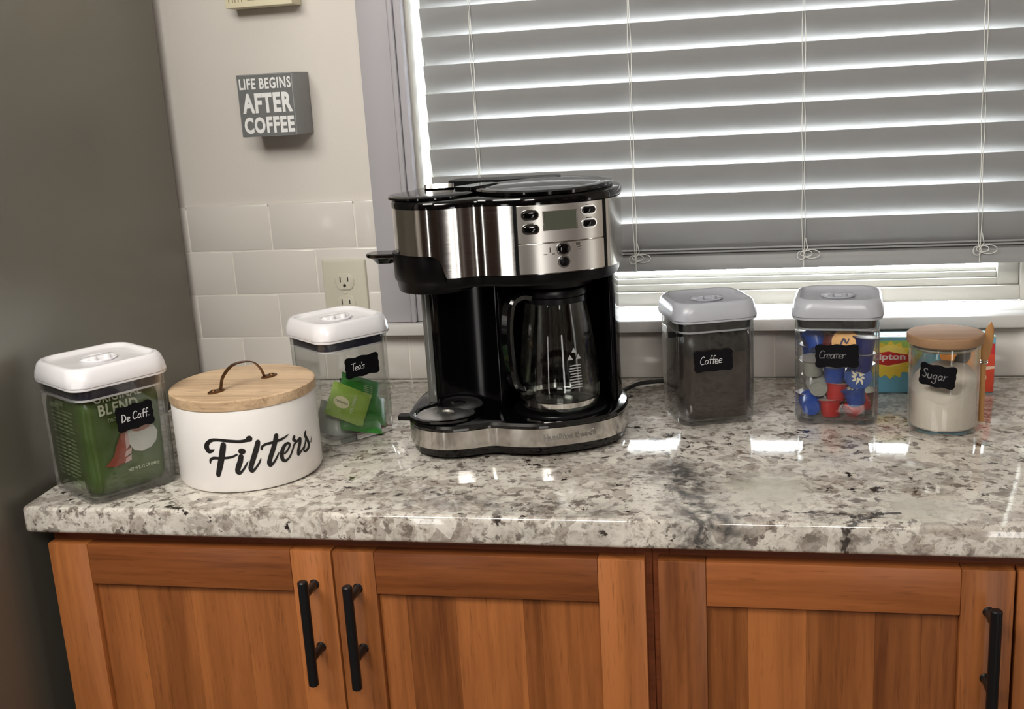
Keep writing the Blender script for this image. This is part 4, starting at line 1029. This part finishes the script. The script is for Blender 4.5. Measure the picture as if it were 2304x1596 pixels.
marks([[(-.004, .000), (.001, .000), (.002, .0035), (-.004, .0035)], [(-.003, -.003), (.003, -.002), (.003, -.001), (-.003, -.002)], [(-.003, -.006), (.002, -.005), (.002, -.0045), (-.003, -.0055)]], pnl, .5570, .2830, .0031)
for x, z in ((.5005, .3320), (.5005, .3145), (.5700, .3330), (.5700, .3165)):
    marks([[(-.004, -.0005), (.004, -.0005), (.004, .0007), (-.004, .0007)]], pnu, x, z, .0025)
# raised maker name on the base band
m_letter = plain('raised_letter_steel', (.34, .33, .31, 1), .35, metal=1)
bm = B(); nm = 'Hamilton Beach'; s_len = .0; xx = .5020
for chn, ch in enumerate(nm):
    if ch != ' ':
        p, d = surf(xx + .0025); nv = Vector((d.y, -d.x)); F = frame((p.x + nv.x * .0010 - d.x * .0025, p.y + nv.y * .0010 - d.y * .0025, .0262), (d.x, d.y, 0), (0, 0, 1))
        Fp = MW[cm.name].inverted() @ F
        text('raised_letter', ch, m_letter, band, Fp, .0118, .85, .0003, .0008)
    xx += {'H': .0072, 'm': .0082, 'i': .0026, 'l': .0026, 't': .0036, ' ': .0030, 'B': .0066}.get(ch, .0055) * .93
bm.free()

# ------------------------------------------------------------------ carafe
ca = thing('glass_carafe', 'empty glass carafe on the warming plate of the coffee maker', 'carafe', (.5150, -.3310, .0545))
out = [(.0440, .0), (.0500, .0015), (.0535, .007), (.0550, .020), (.0545, .040), (.0520, .065), (.0490, .095), (.0462, .116), (.0448, .122), (.0415, .142), (.0398, .158)]
inn = [(r - .0018, z) for r, z in out[::-1] if z > .003] + [(.043, .0025)]
bm = B(); lathe(bm, out + inn, 72); cg = mk('glass_body', bm, m_caraf, ca)
bm = B(); lathe(bm, [(.0370, .1545), (.0415, .1550), (.0430, .1565), (.0430, .1610), (.0410, .1650), (.0360, .1670), (.020, .1680)], 56); mk('carafe_lid', bm, m_satin, ca)
bm = B(); lathe(bm, [(.0412, .1470), (.0424, .1472), (.0418, .1545), (.0402, .1547)], 56, c0=False, c1=False); mk('collar', bm, m_satin, ca)
bm = B(); lathe(bm, [(.0537, .0080), (.0552, .0082), (.0560, .0150), (.0545, .0152)], 56, c0=False, c1=False); mk('metal_band', bm, m_chrome, ca)
ha = radians(222)
def hv(r, z, w=0): return (r * cos(ha) - w * sin(ha), r * sin(ha) + w * cos(ha), z)
path = spline([(.0425, .157, 0), (.058, .160, 0), (.072, .152, 0), (.078, .122, 0), (.078, .080, 0), (.073, .045, 0), (.064, .034, 0), (.0555, .036, 0)], 5)
bm = B(); rings = []
for i, p in enumerate(path):
    d = (path[min(i + 1, len(path) - 1)] - path[max(i - 1, 0)]).normalized(); nn = Vector((-d.y, d.x))
    rings.append([hv(p.x + nn.x * a_, p.y + nn.y * a_, b_) for a_, b_ in ((-.0045, -.009), (-.0045, .009), (.0015, .0105), (.0045, .007), (.0045, -.007), (.0015, -.0105))])
loft(bm, rings); mk('carafe_handle', bm, m_gloss, ca)
bm = B()
def cf(x, y, h):
    z = y; 
    for (r0, z0), (r1, z1) in zip(out[:-1], out[1:]):
        if z0 <= z <= z1: r = r0 + (r1 - r0) * (z - z0) / (z1 - z0); break
    a = -.98 + x / .05; return ((r + .0004 + h) * cos(a), (r + .0004 + h) * sin(a), z)
for k in range(9):
    ribbon(bm, [(-.0075 + .0005 * (k % 3), .036 + k * .0037, .0013), (0, .0362 + k * .0037, .0016), (.0078 - .0006 * (k % 2), .036 + k * .0037, .0013)], cf, .0001)
for x in (-.006, .006): poly(bm, [(x - .004, .0735), (x + .004, .0735), (x, .0805)], cf, .0001)
poly(bm, [(-.0035, .083), (.0035, .083), (0, .0895)], cf, .0001)
mk('printed_warning', bm, m_gprint, cg)

# ------------------------------------------------------------------ power cord
bm = B(); tube(bm, spline([(.560, -.185, .030), (.566, -.150, .010), (.580, -.085, .0042), (.600, -.050, .0042), (.628, -.038, .0042), (.650, -.030, .0050), (.672, -.018, .014), (.690, -.010, .026), (.700, -.0065, .040)], 6), .0034, 10)
tag(mk('power_cord', bm, m_cable), 'black power cord running behind the coffee maker along the wall', 'cord')

# ------------------------------------------------------------------ opposite side of the room (behind the camera)
def cupboard(label, x0, x1, y0, y1, face):
    t_ = thing('tall_cupboard', label, 'cupboard', ((x0 + x1) / 2, (y0 + y1) / 2, FL))
    bm = B(); box(bm, x0, x1, y0, y1, FL + .001, 1.2, .004); mk('carcass', bm, m_dark, t_, world=True)
    if face == 'y':
        for a, b in ((x0 + .01, (x0 + x1) / 2 - .002), ((x0 + x1) / 2 + .002, x1 - .01)):
            bm = B(); box(bm, a, b, y1 + .001, y1 + .02, FL + .1, 1.19, .003); mk('door', bm, m_dark, t_, world=True)
    else:
        xf = (x1 + .001, x1 + .02) if x0 < 0 else (x0 - .02, x0 - .001)
        for a, b in ((y0 + .01, (y0 + y1) / 2 - .002), ((y0 + y1) / 2 + .002, y1 - .01)):
            bm = B(); box(bm, *xf, a, b, FL + .1, 1.19, .003); mk('door', bm, m_dark, t_, world=True)
cupboard('brown tall cupboard on the rear wall between the two added light strips, left one', -.50, .12, Y0 + .002, Y0 + .56, 'y')
cupboard('brown tall cupboard on the rear wall between the two added light strips, middle one', .30, .85, Y0 + .002, Y0 + .56, 'y')
cupboard('brown tall cupboard on the rear wall beside the right added light strip', 1.05, 1.55, Y0 + .002, Y0 + .56, 'y')
cupboard('brown tall cupboard along the left wall behind the camera', X0 + .002, X0 + .40, -2.70, -1.95, 'x')
cupboard('brown tall cupboard along the right wall', X1 - .45, X1 - .002, -2.60, -1.55, 'x')
